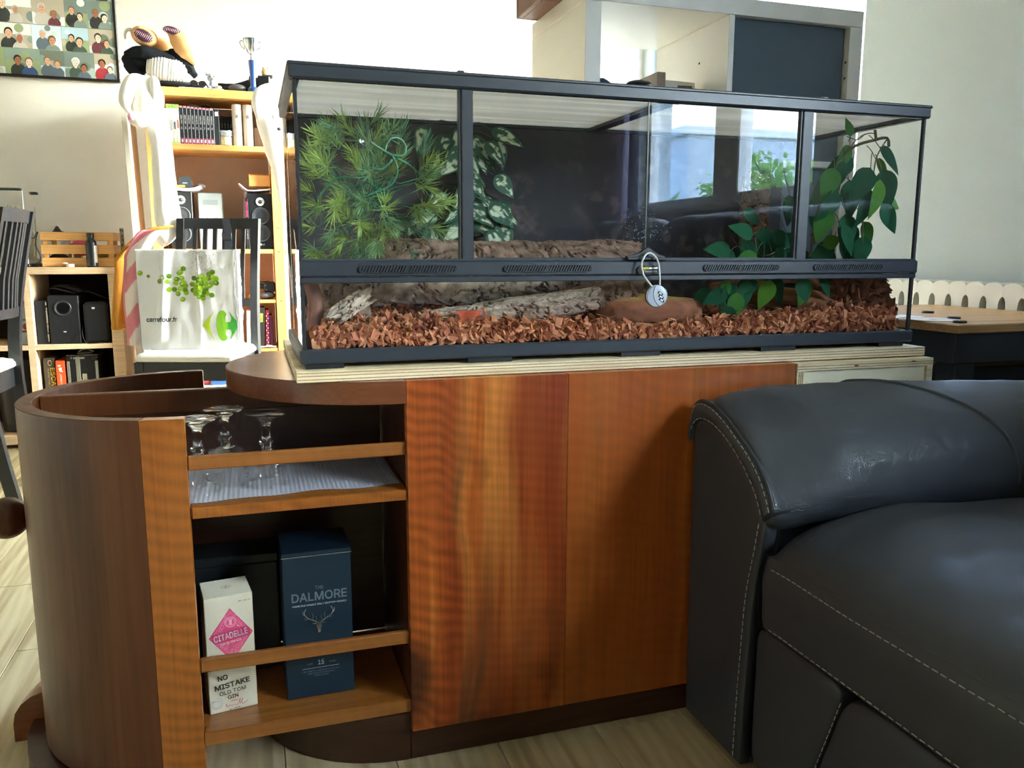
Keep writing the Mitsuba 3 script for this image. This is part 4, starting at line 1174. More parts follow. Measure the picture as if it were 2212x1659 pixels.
def cushion(y0, y1, key):
    """seat cushion: front edge at x = .755, crowned top"""
    ys = np.linspace(y0, y1, 70)
    pr_ = [(.80, .300), (.768, .300), (.7605, .325), (.757, .36), (.758, .40), (.7655, .424), (.7665, .4262), (.7645, .4285), (.776, .441), (.815, .468), (.88, .488), (.96, .497), (1.08, .494), (1.25, .480), (1.45, .465), (1.60, .455), (1.62, .42), (1.62, .31)]
    C = np.vstack([smooth_path(pr_[:6], 20), smooth_path(pr_[7:16], 60), pr_[16:]])
    loops = []
    for y in ys:
        t = min((y - y0), (y1 - y)) / .07
        k = math.sqrt(max(0, 1 - (1 - min(1, t)) ** 2))
        z = C[:, 1] - (1 - k) * .035 * (C[:, 1] > .43) - (1 - k) * .006
        top = np.clip((C[:, 0] - .77) / .06, 0, 1) * (C[:, 1] > .435)
        w = .020 * (meshkit.fbm(np.stack([C[:, 0] * 4 + 3, 0 * C[:, 0] + y * 4, 0 * C[:, 0]], -1), 2, 2) - .5)
        ph = (y * 13 + 2.0 * meshkit.fbm(np.stack([C[:, 0] * 5, 0 * C[:, 0] + y * 3, 0 * C[:, 0] + 5], -1), 2, 6))
        w2 = -.009 * np.clip(1 - np.abs(np.sin(ph * PI * .5)) * 2.6, 0, 1) * np.clip((C[:, 0] - .80) / .08, 0, 1) * np.clip((1.2 - C[:, 0]) / .15, 0, 1)
        x = C[:, 0] - .010 * (1 - top) * (meshkit.fbm(np.stack([C[:, 1] * 9, 0 * C[:, 0] + y * 4, 0 * C[:, 0]], -1), 2, 5) - .5) * np.clip((C[:, 1] - .30) / .05, 0, 1) * (C[:, 0] < .80)
        loops.append(np.stack([x, np.full(len(C), y), z + (w + w2) * top], 1))
    P = np.array(loops)
    kk = part(SO, key, loft(P), LEATHERS, 60)
    for col, dz, dxo in ((17, 0, -.0012), (5, 0, -.0012)):
        part(SO, 'stitching', dashes(P[1:-1, col], off=(dxo, 0, dz)), STI, False, 'pale stitching')
    return kk


cushion(-.435, 1.068, 'seat_cushion')
cushion(-1.960, -.440, 'seat_cushion')


def pad_x(y0, y1, z0, z1, x, dep=.06, r=.03, tl=0.0):
    """leather panel facing -x with rounded edges"""
    loops = []
    for k, xx in ((0, x + dep), (0, x + .012), (.004, x + .005), (.014, x + .001), (.05, x - .003)):
        ring = []
        for i in range(72):
            a = 2 * PI * i / 72
            cyy, szz = math.cos(a), math.sin(a)
            e = 2 / 9
            yy = (y0 + y1) / 2 + ((y1 - y0) / 2 - k) * np.sign(cyy) * abs(cyy) ** e
            zz = (z0 + z1) / 2 + ((z1 - z0) / 2 - k) * np.sign(szz) * abs(szz) ** e
            ring.append((xx, yy + tl * (zz - z0) * (1 if True else 0), zz))
        loops.append(ring)
    return loft(np.array(loops))


pa_ = pad_x(.945, 1.100, .035, .287, .779, .06)
vv = pa_.vertices
vv[:, 1] = np.where(vv[:, 1] < 1.02, vv[:, 1] - (vv[:, 2] - .1) * .34 * (1.02 - vv[:, 1]) / .075, vv[:, 1]); pa_.vertices = vv
part(SO, 'foot_panel', pa_, LEATHERS, 60)
pa_ = pad_x(.20, .938, .035, .287, .776, .06)
vv = pa_.vertices
vv[:, 1] = np.where(vv[:, 1] > .8, vv[:, 1] - (vv[:, 2] - .1) * .34 * (vv[:, 1] - .8) / .138, vv[:, 1]); pa_.vertices = vv
part(SO, 'foot_panel', pa_, LEATHERS, 60)
part(SO, 'foot_panel', pad_x(-.43, .19, .035, .287, .778, .06), LEATHERS, 60)
part(SO, 'foot_panel', pad_x(-1.95, -.44, .035, .287, .778, .06), LEATHERS, 60)
ss = np.array([(.7745, .9465 - (z - .1) * .34, z) for z in np.linspace(.05, .27, 20)])
part(SO, 'stitching', dashes(ss, off=(-.001, -.011, 0)), STI, False, 'pale stitching')
part(SO, 'base', bx(.84, 1.90, -1.95, 1.06, .03, .31, .01), LEATHERS, False)
for x in (.88, 1.85):
    for y in (-1.9, -.4, 1.2):
        part(SO, 'leg', cyl((x, y, 0), (x, y, .04), .02), mat('#15161a', .4, .4), True)
for y0, y1 in ((-.450, 1.060), (-1.955, -.470)):
    pr_ = closed_curve([(1.56, .46), (1.545, .60), (1.575, .78), (1.60, .93), (1.635, 1.010), (1.72, 1.055), (1.80, 1.035), (1.84, .95), (1.86, .75), (1.86, .50), (1.75, .42)], 60)
    cen = np.array([1.71, .72]); loops = []
    for y in np.linspace(y0, y1, 44):
        t = min(y - y0, y1 - y) / .16
        k = .72 + .28 * math.sqrt(max(0, 1 - (1 - min(1, t)) ** 2))
        C = cen + (pr_ - cen) * [k, k]
        wv = .03 * (meshkit.fbm(np.stack([C[:, 0] * 6, C[:, 1] * 6, 0 * C[:, 0] + y * 7], -1), 3, 4) - .5)
        C = C + (C - cen) / np.linalg.norm(C - cen, axis=1, keepdims=True) * wv[:, None]
        loops.append(np.stack([C[:, 0], np.full(len(C), y), C[:, 1]], 1))
    part(SO, 'back_cushion', loft(loops), LEATHERS, True)
part(SO, 'back_frame', bx(1.80, 1.97, -1.95, 1.05, .05, .88, .03), LEATHERS, False)
far = [np.stack([np.full(len(PADC), x), -.90 - PADC[:, 0], PADC[:, 1]], 1) for x in np.linspace(.78, 1.95, 12)]
part(SO, 'arm_pad', loft(far), LEATHERS, True)
part(SO, 'arm_body', bx(.79, 1.95, -2.20, -1.97, .03, .56, .01), LEATHERS, False)

# ================================================================ white cube shelving and what stands in it
KX = thing('cube_shelf', 'tall white cube shelf unit behind the right half of the terrarium', 'shelf unit')
KX0, KX1, KY0, KY1, KT = .780, 1.569, 1.875, 2.26, 1.528
part(KX, 'top_board', bx(KX0, KX1, KY0, KY1, KT - .040, KT, .001), KAL, False)
part(KX, 'side_panel', bx(KX0, KX0 + .040, KY0, KY1, .04, KT - .0405, .001), KAL, False)
sd = part(KX, 'side_panel', bx(KX1 - .040, KX1, KY0, KY1, .04, KT - .0405, .001), KAL, False)
part(KX, 'base_board', bx(KX0 + .0405, KX1 - .0405, KY0, KY1, .04, .08, .001), KAL, False)
part(KX, 'divider', bx(1.1665, 1.1825, KY0 + .001, KY1, .0805, KT - .0405, .001), KAL, False)
zr = KT - .040
for i in range(3):
    zr -= .345
    part(KX, 'shelf', bx(KX0 + .0405, 1.166, KY0 + .002, KY1, zr - .016, zr, .0008), KAL, False)
    part(KX, 'shelf', bx(1.183, KX1 - .0405, KY0 + .002, KY1, zr - .016, zr, .0008), KAL, False)
    part(KX, 'door_insert', bx(1.184, KX1 - .0415, KY0 + .020, KY0 + .036, zr + .001, zr + .344, .001), GRAYIN, False, 'dark grey door insert')
    zr -= .016
for z in (1.40, 1.36):
    part(sd, 'pin_hole', cyl((KX1 - .0402, KY0 + .010, z), (KX1 - .042, KY0 + .010, z), .0028, n=10), mat('#3d3d3a', .8, .1), False)
part(KX, 'pin_hole', cyl((1.1666, 2.015, 1.40), (1.1658, 2.015, 1.40), .003, n=10), mat('#3d3d3a', .8, .1), False)
for x in (KX0 + .03, KX1 - .03):
    for y in (KY0 + .03, KY1 - .03):
        part(KX, 'foot', cyl((x, y, 0), (x, y, .041), .016), BLKM, True)
# left cells below stay closed at the back with a white panel
part(KX, 'back_panel', bx(KX0 + .0405, 1.166, KY1 - .006, KY1 - .001, .081, 1.125, 0), KAL, False)
SH1 = 1.1425
solo('book', bx(1.015, 1.039, 1.96, 2.09, SH1, SH1 + .216, .001), mat('#8a7867', .6, .3), 'upright brown book in the top left cell of the white cube shelf', 'book', False)
cal = thing('calendar', 'colourful leaning calendar card reading 2019 in the top cell of the white cube shelf', 'calendar')
CM = frame((1.046, 1.955, SH1 + .001), (1, .12, 0), (0, .22, 1))
part(cal, 'card', mv(bx(0, .114, 0, .211, -.003, 0, .0006), CM), mat('#cfc9bd', .6, .3), False)
g = np.random.default_rng(3)
bl = [paint(ext(affinity.rotate(sbox(x, y, x + w, y + h), a), .0004), c) for x, y, w, h, a, c in ((.058, .160, .047, .04, 3, '#5c5348'), (.066, .168, .010, .022, 14, '#b33a34'), (.082, .165, .02, .03, 0, '#8d8378'), (.064, .118, .022, .034, 10, '#a8332f'), (.090, .12, .016, .05, -4, '#2f3a2b'), (.060, .095, .040, .02, 0, '#3f7a3a'), (.004, .112, .045, .040, 0, '#d9bcb6'))]
part(cal, 'picture', mv(cat(bl), CM), VC, False)
part(cal, 'lettering', mv(txt('2019', .040, .016, .0004, True), CM @ trimesh.transformations.translation_matrix((.029, .148, .0006))), mat('#a23636', .6, .3), False)
solo('blue_cloth', mv(ball((0, 0, 0), (.040, .07, .052), 4, .5, 9, 3), t=(.872, 2.01, SH1 + .150)), mat('#22364f', .8, .2), 'dark blue folded cloth at the far left in the white cube shelf', 'cloth', True)
solo('storage_box', bx(.828, .922, 1.92, 2.16, SH1, SH1 + .110, .002), mat('#b9bcc0', .6, .3), 'low pale box under the blue cloth in the white cube shelf', 'box', False)
solo('sunglasses_case', mv(ball((0, 0, 0), (.034, .03, .010), 3), t=(.963, 1.96, SH1 + .181), rz=.2), mat('#1c1f22', .35, .5), 'black oval case lying in the top left cell of the white cube shelf', 'case', True)
solo('storage_box', bx(.930, 1.008, 1.93, 2.12, SH1, SH1 + .171, .002), mat('#cfd0cb', .6, .3), 'pale box under the black oval case in the white cube shelf', 'box', False)
tr = thing('wooden_tray', 'dark wooden tray on top of the white cube shelf at its left edge', 'tray')
TW = mat('#6a4230', .5, .4)
part(tr, 'tray', cat(bx(.722, .922, 2.03, 2.045, KT, KT + .09, .002), bx(.722, .922, 2.21, 2.225, KT, KT + .09, .002), bx(.722, .737, 2.045, 2.21, KT, KT + .09, .002), bx(.907, .922, 2.045, 2.21, KT, KT + .09, .002), bx(.737, .907, 2.045, 2.21, KT, KT + .01, .001)), TW, False)
part(tr, 'strap', cat(bx(.767, .782, 2.026, 2.030, KT + .006, KT + .085, .001)), mat('#3a3330', .5, .3), False)

# ================================================================ radiator, table and stool on the right
RA = thing('radiator', 'white column radiator on the right wall behind the small table', 'radiator')
RW = mat('#cfd1cd', .45, .45)
hd = []
for i in range(20):
    y = 1.47 + i * .0672
    w, s = .0668, .0205
    pr_ = [(-w / 2, .772), (-w / 2, .800)] + [(w / 2 * math.cos(a) * 1.0, .800 + .014 * math.sin(a)) for a in np.linspace(PI, 0, 9)] + [(w / 2, .772)] + [(w / 2 - (w / 2 - s) * math.sin(a), .742 + .030 * math.cos(a)) for a in np.linspace(0, PI / 2, 8)] + [(s, .17)] + [(w / 2 - (w / 2 - s) * math.cos(a), .17 - .03 * math.sin(a)) for a in np.linspace(0, PI / 2, 6)] + [(w / 2, .11), (-w / 2, .11)] + [(-w / 2 + (w / 2 - s) * math.cos(a), .17 - .03 * math.sin(a)) for a in np.linspace(PI / 2, 0, 6)] + [(-s, .17)] + [(-w / 2 + (w / 2 - s) * math.sin(a), .742 + .030 * math.cos(a)) for a in np.linspace(PI / 2, 0, 8)]
    part(RA, 'column', ext(Polygon(pr_).buffer(0), .085, frame((2.170, y, 0), (0, 1, 0), (0, 0, 1))), RW, False)
part(RA, 'bracket', cat(bx(2.25, 2.298, 1.6, 1.63, .15, .2), bx(2.25, 2.298, 2.6, 2.63, .15, .2), cyl((2.2, 1.436, .14), (2.2, 1.39, .14), .016), cyl((2.2, 1.395, .14), (2.2, 1.395, 0), .012)), RW, False)

TB = thing('side_table', 'small dark-framed table with a light wooden top in front of the radiator', 'table')
part(TB, 'table_top', bx(1.593, 2.160, 1.508, 2.16, .713, .735, .003), bsdf('table_wood', pri(mikit.proc(wood_fn('#b48a5c', '#c09a6d', '#94704a', 'x', 1.0, 0.0, 2.5, .4)), .4, .4)), False)
DG = mat('#2b3138', .45, .4)
for x0, y0 in ((1.615, 1.53), (2.075, 1.53), (1.615, 2.075), (2.075, 2.075)):
    part(TB, 'leg', bx(x0, x0 + .062, y0, y0 + .062, 0, .640, .003), DG, False)
part(TB, 'apron', cat(bx(1.600, 2.15, 1.522, 1.540, .640, .7125), bx(1.600, 2.15, 2.125, 2.143, .640, .7125), bx(1.602, 1.620, 1.54, 2.125, .640, .7125), bx(2.13, 2.148, 1.54, 2.125, .640, .7125)), DG, False)
stt = thing('slatted_stool', 'black slatted stool tucked under the small table', 'stool')
part(stt, 'seat', bx(1.715, 2.02, 1.62, 1.96, .560, .612, .004), mat('#1c2127', .5, .4), False)
for i in range(6):
    part(stt, 'slat', bx(1.73 + i * .05, 1.752 + i * .05, 1.625, 1.640, .10, .560, .002), mat('#5a636b' if i % 2 else '#3f474f', .5, .4), False)
for x in (1.72, 1.995):
    for y in (1.645, 1.93):
        part(stt, 'leg', bx(x, x + .025, y, y + .025, 0, .560, .002), mat('#1c2127', .5, .4), False)
part(stt, 'rail', bx(1.72, 2.02, 1.625, 1.640, .06, .10, .002), mat('#1c2127', .5, .4), False)
TZ = .7352
solo('disc', cat(lathe([(.010, 0), (.062, 0), (.062, .0014), (.010, .0014), (.010, 0)], 40, (1.650, 1.645, TZ))), mat('#c9c9cf', .2, .6), 'thin silvery disc lying on the corner of the small table', 'disc', 40)
solo('paper_sheet', bx(1.60, 1.70, 1.72, 1.80, TZ, TZ + .0008, 0), mat('#e2e2e2', .7, .2), 'white paper sheet behind the silvery disc on the small table', 'paper', False)
for x, y, l in ((1.640, 1.553, 'small black round coaster nearest the front corner of the small table'), (1.7275, 1.655, 'small black round coaster between the other two on the small table'), (1.830, 1.845, 'small black round coaster farthest back on the small table')):
    solo('coaster', lathe([(0, 0), (.0155, 0), (.0165, .002), (.0155, .005), (0, .005)], 28, (x, y, TZ)), mat('#33291f', .5, .3), l, 'coaster', 40, 'coasters on the small table')

# ================================================================ photo collage on the back wall
PC = thing('photo_collage', 'black-framed collage of many small photographs of people hanging on the back wall', 'picture')
FX0, FX1, FZ0, FZ1, FY = -1.46, -.565, 1.742, 2.34, YB - .018
part(PC, 'frame', cat(bx(FX0 - .015, FX1, FY - .004, YB - .001, FZ0 - .012, FZ0, .002), bx(FX0 - .015, FX1, FY - .004, YB - .001, FZ1, FZ1 + .012, .002), bx(FX0 - .015, FX0, FY - .004, YB - .001, FZ0, FZ1, .002), bx(FX1 - .013, FX1, FY - .004, YB - .001, FZ0, FZ1, .002)), mat('#15120f', .4, .4), False)
part(PC, 'backing', bx(FX0, FX1 - .013, FY + .004, YB - .002, FZ0, FZ1, 0), mat('#8f9489', .6, .2), False)
skin = ['#ecc9ad', '#dcae8e', '#c38e6d', '#dcab8b', '#f0d2bd', '#a8684a']
hairc = ['#2c221c', '#3f2e22', '#1d1a18', '#6b4d33', '#8a6a48', '#c8c4bd']
clothc = ['#2f4f86', '#4f86c2', '#27302e', '#232323', '#a52f3a', '#c9c2b8', '#5b6c7a', '#7d8f86', '#93a9bf', '#41584a', '#dfe1e4', '#6b2f3a']
bgc = ['#a9bdb4', '#cbd8cf', '#8b9f90', '#b5d0dd', '#e4eae4', '#6f7a6c', '#bbb09c', '#d3dfe8', '#7a8a83', '#9aa77c', '#f0f3ed']
g = np.random.default_rng(19)
rows = [(1.742, .118, (.098, .13, .105, .150, .12, .09, .098)), (1.862, .112, (.115, .118, .128, .145, .12, .1, .1)), (1.976, .128, (.112, .100, .14, .19, .12, .12)), (2.106, .115, (.13, .12, .14, .15, .13, .12)), (2.223, .117, (.12, .15, .13, .14, .12, .12))]
for z0, h, ws in rows:
    x1 = FX1 - .014
    for w in ws:
        x0 = max(x1 - w + .0012, FX0 + .001)
        if x1 - x0 < .03: break
        bgd = sbox(x0, z0 + .0006, x1, z0 + h - .0006)
        ms = [paint(ext(bgd, .0004), bgc[g.integers(11)])]
        ms.append(paint(mv(ext(bgd.intersection(sbox(x0, z0, x1, z0 + h * g.uniform(.25, .6))), .0002), t=(0, 0, .0003)), bgc[g.integers(11)]))
        for b in range(3):
            q = Point(g.uniform(x0, x1), g.uniform(z0, z0 + h)).buffer(g.uniform(.01, .025), 5).intersection(bgd)
            if not q.is_empty: ms.append(paint(mv(ext(q, .0002), t=(0, 0, .0005 + .0001 * b)), bgc[g.integers(11)]))
        n = 2
        for i in range(n):
            cx_ = x0 + (x1 - x0) * ((i + .5) / n * .66 + .17) + g.uniform(-.004, .004)
            r_ = g.uniform(.013, .019); cz_ = z0 + h * (.58 - .16 * (i % 2) + g.uniform(-.05, .06))
            lay = .0010 + .0012 * i
            body = affinity.scale(Point(cx_, cz_ - r_ * 3.0).buffer(1, 16), r_ * 1.9, r_ * 2.1).intersection(bgd)
            if not body.is_empty: ms.append(paint(mv(ext(body, .0002), t=(0, 0, lay)), clothc[g.integers(12)]))
            sk = skin[g.integers(6)]
            ms.append(paint(mv(ext(sbox(cx_ - r_ * .38, cz_ - r_ * 1.35, cx_ + r_ * .38, cz_ - r_ * .4).intersection(bgd), .0002), t=(0, 0, lay + .0002)), sk))
            hr = affinity.scale(Point(cx_ + g.uniform(-.002, .002), cz_ + r_ * .28).buffer(1, 16), r_ * .93, r_ * 1.08).intersection(bgd)
            ms.append(paint(mv(ext(hr, .0002), t=(0, 0, lay + .0004)), hairc[g.integers(6)]))
            fc = affinity.rotate(affinity.scale(Point(cx_, cz_ - r_ * .08).buffer(1, 16), r_ * .74, r_ * .98), g.uniform(-15, 15)).intersection(bgd)
            ms.append(paint(mv(ext(fc, .0002), t=(0, 0, lay + .0006)), sk))
            for e in (-.3, .3):
                ms.append(paint(mv(ext(affinity.scale(Point(cx_ + e * r_, cz_ + r_ * .12).buffer(1, 6), r_ * .13, r_ * .07), .0001), t=(0, 0, lay + .0008)), '#3a2a22'))
            ms.append(paint(mv(ext(affinity.scale(Point(cx_, cz_ - r_ * .48).buffer(1, 6), r_ * .26, r_ * .07), .0001), t=(0, 0, lay + .0008)), '#8c4a42'))
        part(PC, 'photograph', mv(cat(ms), FR(0, FY + .0035, 0)), VCM, False)
        x1 = x0 - .0012
part(PC, 'cover_glass', quad((FX0, FY - .001, FZ0), (FX1 - .013, FY - .001, FZ0), (FX1 - .013, FY - .001, FZ1), (FX0, FY - .001, FZ1)), PANE, False)

# ================================================================ low birch shelf unit at the left
LS = thing('low_shelf', 'low pale birch cube shelf unit against the back wall at the left', 'shelf unit')
LY0, LY1, LX1, LT = 4.20, 4.585, -.580, .8335
part(LS, 'top_board', bx(-1.385, LX1, LY0, LY1, LT - .032, LT, .001), BIRCH, False)
part(LS, 'side_panel', bx(LX1 - .050, LX1, LY0, LY1, .02, LT - .0325, .001), BIRCH, False)
part(LS, 'side_panel', bx(-1.385, -1.335, LY0, LY1, .02, LT - .0325, .001), BIRCH, False)
part(LS, 'divider', bx(-.982, -.952, LY0 + .002, LY1, .0605, LT - .0325, .001), BIRCH, False)
part(LS, 'shelf', bx(-.9515, LX1 - .0505, LY0 + .002, LY1, .456, .479, .001), BIRCH, False)
part(LS, 'shelf', bx(-1.3345, -.9825, LY0 + .002, LY1, .456, .479, .001), BIRCH, False)
part(LS, 'base_board', bx(-1.3345, LX1 - .0505, LY0, LY1, .02, .060, .001), BIRCH, False)
part(LS, 'back_panel', bx(-1.334, LX1 - .051, LY1 - .006, LY1 - .001, .061, .800, 0), mat('#2a2521', .8, .1), False)
for x in (-1.36, -.62):
    part(LS, 'foot', bx(x - .02, x + .02, LY0 + .03, LY0 + .07, 0, .02), BLKM, False)
SB = mat('#15161a', .55, .35)
sw = thing('subwoofer', 'black subwoofer cube with a round port in the low birch shelf', 'speaker')
part(sw, 'cabinet', bx(-.893, -.765, LY0 + .03, LY1 - .03, .4795, .703, .004), SB, False)
part(sw, 'port', mv(lathe([(.026, 0), (.031, .004), (.034, .005), (.036, .003), (.036, 0), (.026, 0)], 36), frame((-.832, LY0 + .0302, .645), (1, 0, 0), (0, 0, 1))), mat('#2c2e33', .35, .5), 40)
part(sw, 'port_tube', mv(lathe([(0, 0), (.0265, 0), (.0265, .001), (0, .001)], 30), frame((-.832, LY0 + .0304, .645), (1, 0, 0), (0, 0, 1))), mat('#060606', .9, .1), False)
part(sw, 'badge', bx(-.837, -.825, LY0 + .0285, LY0 + .0302, .532, .539, .0005), mat('#8f8f8a', .5, .4), False)
s2 = thing('satellite_speaker', 'slim black speaker with a small white badge right of the subwoofer', 'speaker')
part(s2, 'cabinet', bx(-.748, -.642, LY0 + .02, LY0 + .19, .4795, .672, .012), SB, False)
part(s2, 'badge', bx(-.710, -.697, LY0 + .018, LY0 + .0202, .640, .648, .0005), mat('#d5d6d4', .5, .4), False)
solo('speaker_cable', tube(smooth_path([(-.745, LY0 + .19, .58), (-.757, LY0 + .05, .56), (-.756, LY0 + .014, .52), (-.74, LY0 + .006, .484), (-.70, LY0 + .004, .4815), (-.65, LY0 + .03, .4815)], 40), .0022, 6), BLKM, 'black cable looping in front of the slim black speaker', 'cable', True)
bb = thing('black_folder', 'black folder with a torn white edge standing left of the subwoofer', 'folder')
part(bb, 'body', bx(-.949, -.897, LY0 + .04, LY1 - .05, .4795, .680, .002), mat('#191b1f', .6, .3), False)
g = np.random.default_rng(4)
part(bb, 'torn_edge', cat([bx(-.905 + g.uniform(-.001, .001), -.901 + g.uniform(0, .003), LY0 + .037, LY0 + .041, z, z + g.uniform(.01, .024), .0005) for z in np.arange(.49, .665, .021)]), mat('#b7b4ae', .8, .1), False)
cb = thing('cable_bundle', 'black coiled cables lying on top of the subwoofer', 'cable')
g = np.random.default_rng(8)
part(cb, 'coil', cat([tube(smooth_path([(-.83 + .07 * math.cos(a + k) * (1 + .1 * math.sin(3 * a)), LY0 + .12 + .05 * math.sin(a), .712 + .006 * k + .012 * (1 + math.sin(a * 2 + k))) for a in np.linspace(0, 2 * PI, 14)], 50), .005, 6) for k in range(3)] + [tube(smooth_path([(-.76, LY0 + .1, .72), (-.71, LY0 + .08, .712), (-.67, LY0 + .09, .69), (-.645, LY0 + .12, .68)], 20), .005, 6)]), BLKM, True)
# lower cell
gb = thing('game_box', 'dark brown game box with yellow ESCAPE lettering on its spine in the low birch shelf', 'game box')
part(gb, 'box', bx(-.940, -.893, LY0 + .06, LY1 - .03, .0605, .412, .0015), mat('#463c33', .6, .3), False)
rotv = frame((0, 0, 0), (0, 0, -1), (1, 0, 0))
def spine(parent, s, w, h, x, z, y, c, bold=True):
    M = frame((x, y, z), (0, 0, -1), (1, 0, 0))
    m = txt(s, w, h, .0005, bold, None, False)
    return part(parent, 'lettering', mv(m, M), c, False)
spine(gb, 'ESCAPE', .125, .019, -.9115, .365, LY0 + .0597, mat('#c9a53a', .6, .2))
spine(gb, 'ROOM THE GAME', .125, .006, -.9240, .362, LY0 + .0597, mat('#9d8a5a', .6, .2), False)
part(gb, 'emblem', mv(ext(affinity.scale(Point(0, 0).buffer(.010), .8, 1.3).difference(affinity.scale(Point(0, 0).buffer(.0085), .8, 1.3)), .0005), FR(-.912, LY0 + .0597, .388)), mat('#cbbf9c', .6, .2), False)
g2 = thing('game_box', 'orange game box with a white logo beside the brown one in the low shelf', 'game box')
part(g2, 'box', bx(-.887, -.848, LY0 + .05, LY1 - .06, .0605, .398, .0015), mat('#d8572b', .55, .3), False)
part(g2, 'logo', cat(bx(-.875, -.862, LY0 + .0492, LY0 + .0503, .352, .366, 0), bx(-.878, -.866, LY0 + .0492, LY0 + .0503, .371, .378, 0), bx(-.872, -.858, LY0 + .0492, LY0 + .0503, .345, .350, 0)), mat('#efe6dc', .6, .2), False)
spine(g2, 'pandemonium', .085, .010, -.872, .335, LY0 + .0497, mat('#f2dccb', .6, .2), False)
ac = thing('flight_case', 'black flight case with silver aluminium edges in the low birch shelf', 'case')
part(ac, 'body', bx(-.838, -.708, LY0 + .05, LY1 - .04, .0605, .420, .003), mat('#17181b', .45, .4), False)
part(ac, 'edge', cat(bx(-.8395, -.827, LY0 + .048, LY0 + .056, .07, .395), bx(-.7195, -.7065, LY0 + .048, LY0 + .056, .07, .395), bx(-.802, -.783, LY0 + .0478, LY0 + .056, .07, .415), bx(-.812, -.762, LY0 + .0475, LY0 + .056, .403, .413), bx(-.84, -.7065, LY0 + .05, LY0 + .062, .4195, .4225), bx(-.84, -.7065, LY1 - .05, LY1 - .038, .4195, .4225)), SIL, False)
part(ac, 'handle', cat(bx(-.803, -.742, LY0 + .10, LY0 + .20, .4205, .428, .003), tube(smooth_path([(-.805, LY0 + .15, .425), (-.785, LY0 + .15, .437), (-.76, LY0 + .15, .438), (-.738, LY0 + .15, .426)], 16), .005, 8)), SIL, True)
part(ac, 'latch', cat(bx(-.776, -.756, LY0 + .045, LY0 + .051, .305, .335), bx(-.772, -.762, LY0 + .043, LY0 + .046, .285, .31), bx(-.782, -.752, LY0 + .046, LY0 + .051, .30, .306)), CHROME, False)
for x in (-.828, -.72):
    part(ac, 'corner', mv(ball((0, 0, 0), (.014, .008, .014), 2), t=(x, LY0 + .052, .408)), mat('#101114', .4, .4), True)
solo('waste_bin', loft([[(-1.06 + r * math.cos(a) * 1.2, LY0 + .16 + r * math.sin(a), z) for a in np.linspace(0, 2 * PI, 28)[:-1]] for r, z in ((.075, .061), (.092, .40), (.092, .405), (.086, .405), (.072, .07))]), mat('#0f1013', .4, .4), 'black bin in the lower left cell of the low birch shelf', 'bin', 40)
ob = thing('orange_box', 'orange-red box leaning in the upper left cell of the low birch shelf', 'box')
part(ob, 'box', mv(bx(-.02, .02, 0, .25, 0, .152, .001), t=(-1.030, LY0 + .05, .4795), ry=-.0), mat('#cf4a2e', .55, .3), False)
part(ob, 'sticker', bx(-1.036, -1.017, LY0 + .0485, LY0 + .0502, .502, .526, 0), mat('#c9b7a8', .6, .2), False)
spine(ob, 'SPIRIT', .055, .005, -1.028, .60, LY0 + .0496, mat('#eddccf', .6, .2), False)
tn = thing('gift_tin', 'tall grey tin with a red picture beside the orange-red box in the low birch shelf', 'tin')
part(tn, 'tin', mv(bx(-.021, .021, 0, .10, 0, .186, .004), t=(-.9955, LY0 + .03, .4798)), mat('#a3abb3', .35, .5), False)
part(tn, 'base_band', mv(bx(-.0215, .0215, -.0008, .10, 0, .056, .003), t=(-.9955, LY0 + .03, .4797)), SIL, False)
part(tn, 'picture', mv(cat(paint(bx(-.012, .012, -.0012, 0, .112, .118, 0), '#4a5a86'), paint(mv(ball((0, 0, 0), (.011, .001, .014), 2), t=(.004, -.0004, .083)), '#8a3b2f'), paint(bx(-.012, .014, -.0012, 0, .058, .066, 0), '#5b3b38')), t=(-.9955, LY0 + .0296, .4797)), VC, False)
solo('grey_cloth', mv(ball((0, 0, 0), (.05, .06, .018), 4, .4, 9, 6), t=(-1.035, LY0 + .16, .690), ry=-.35), mat('#8d8288', .85, .1), 'crumpled grey cloth lying in the upper left cell of the low birch shelf', 'cloth', True)
solo('support_box', bx(-1.08, -.9845, LY0 + .14, LY0 + .30, .4798, .672, .003), mat('#3a3733', .7, .2), 'dark box under the crumpled grey cloth in the low birch shelf', 'box', False)

# ---- on the low shelf
AQ = thing('aquarium', 'small glass aquarium with green water plants on the left end of the low birch shelf', 'aquarium')
AX0, AX1, AY0, AY1, AZ0, AZ1 = -1.20, -.958, 4.24, 4.50, LT + .0145, 1.175
part(AQ, 'base', bx(AX0 - .006, AX1 + .006, AY0 - .006, AY1 + .006, LT + .0004, LT + .0142, .003), mat('#23282a', .5, .4), False)
for q in (((AX0, AY0, AZ0), (AX1, AY0, AZ0), (AX1, AY0, AZ1), (AX0, AY0, AZ1)), ((AX1, AY0, AZ0), (AX1, AY1, AZ0), (AX1, AY1, AZ1), (AX1, AY0, AZ1)), ((AX0, AY1, AZ0), (AX1, AY1, AZ0), (AX1, AY1, AZ1), (AX0, AY1, AZ1)), ((AX0, AY0, AZ0), (AX0, AY1, AZ0), (AX0, AY1, AZ1), (AX0, AY0, AZ1))):
    part(AQ, 'pane', quad(*q), PANE, False)
part(AQ, 'edge_strip', cat(bx(AX1 - .003, AX1 + .002, AY0 - .002, AY0 + .003, AZ0, AZ1), bx(AX0 - .002, AX0 + .003, AY0 - .002, AY0 + .003, AZ0, AZ1)), mat('#b9c6c4', .2, .6), False)
part(AQ, 'lamp_clip', cat(bx(AX1 - .16, AX1 - .005, AY0 - .01, AY0 + .03, AZ1, AZ1 + .010, .003), bx(AX1 - .02, AX1 + .012, AY1 - .05, AY1 - .01, AZ1 - .004, AZ1 + .008, .002)), mat('#26302c', .5, .4), False)
g = np.random.default_rng(31)
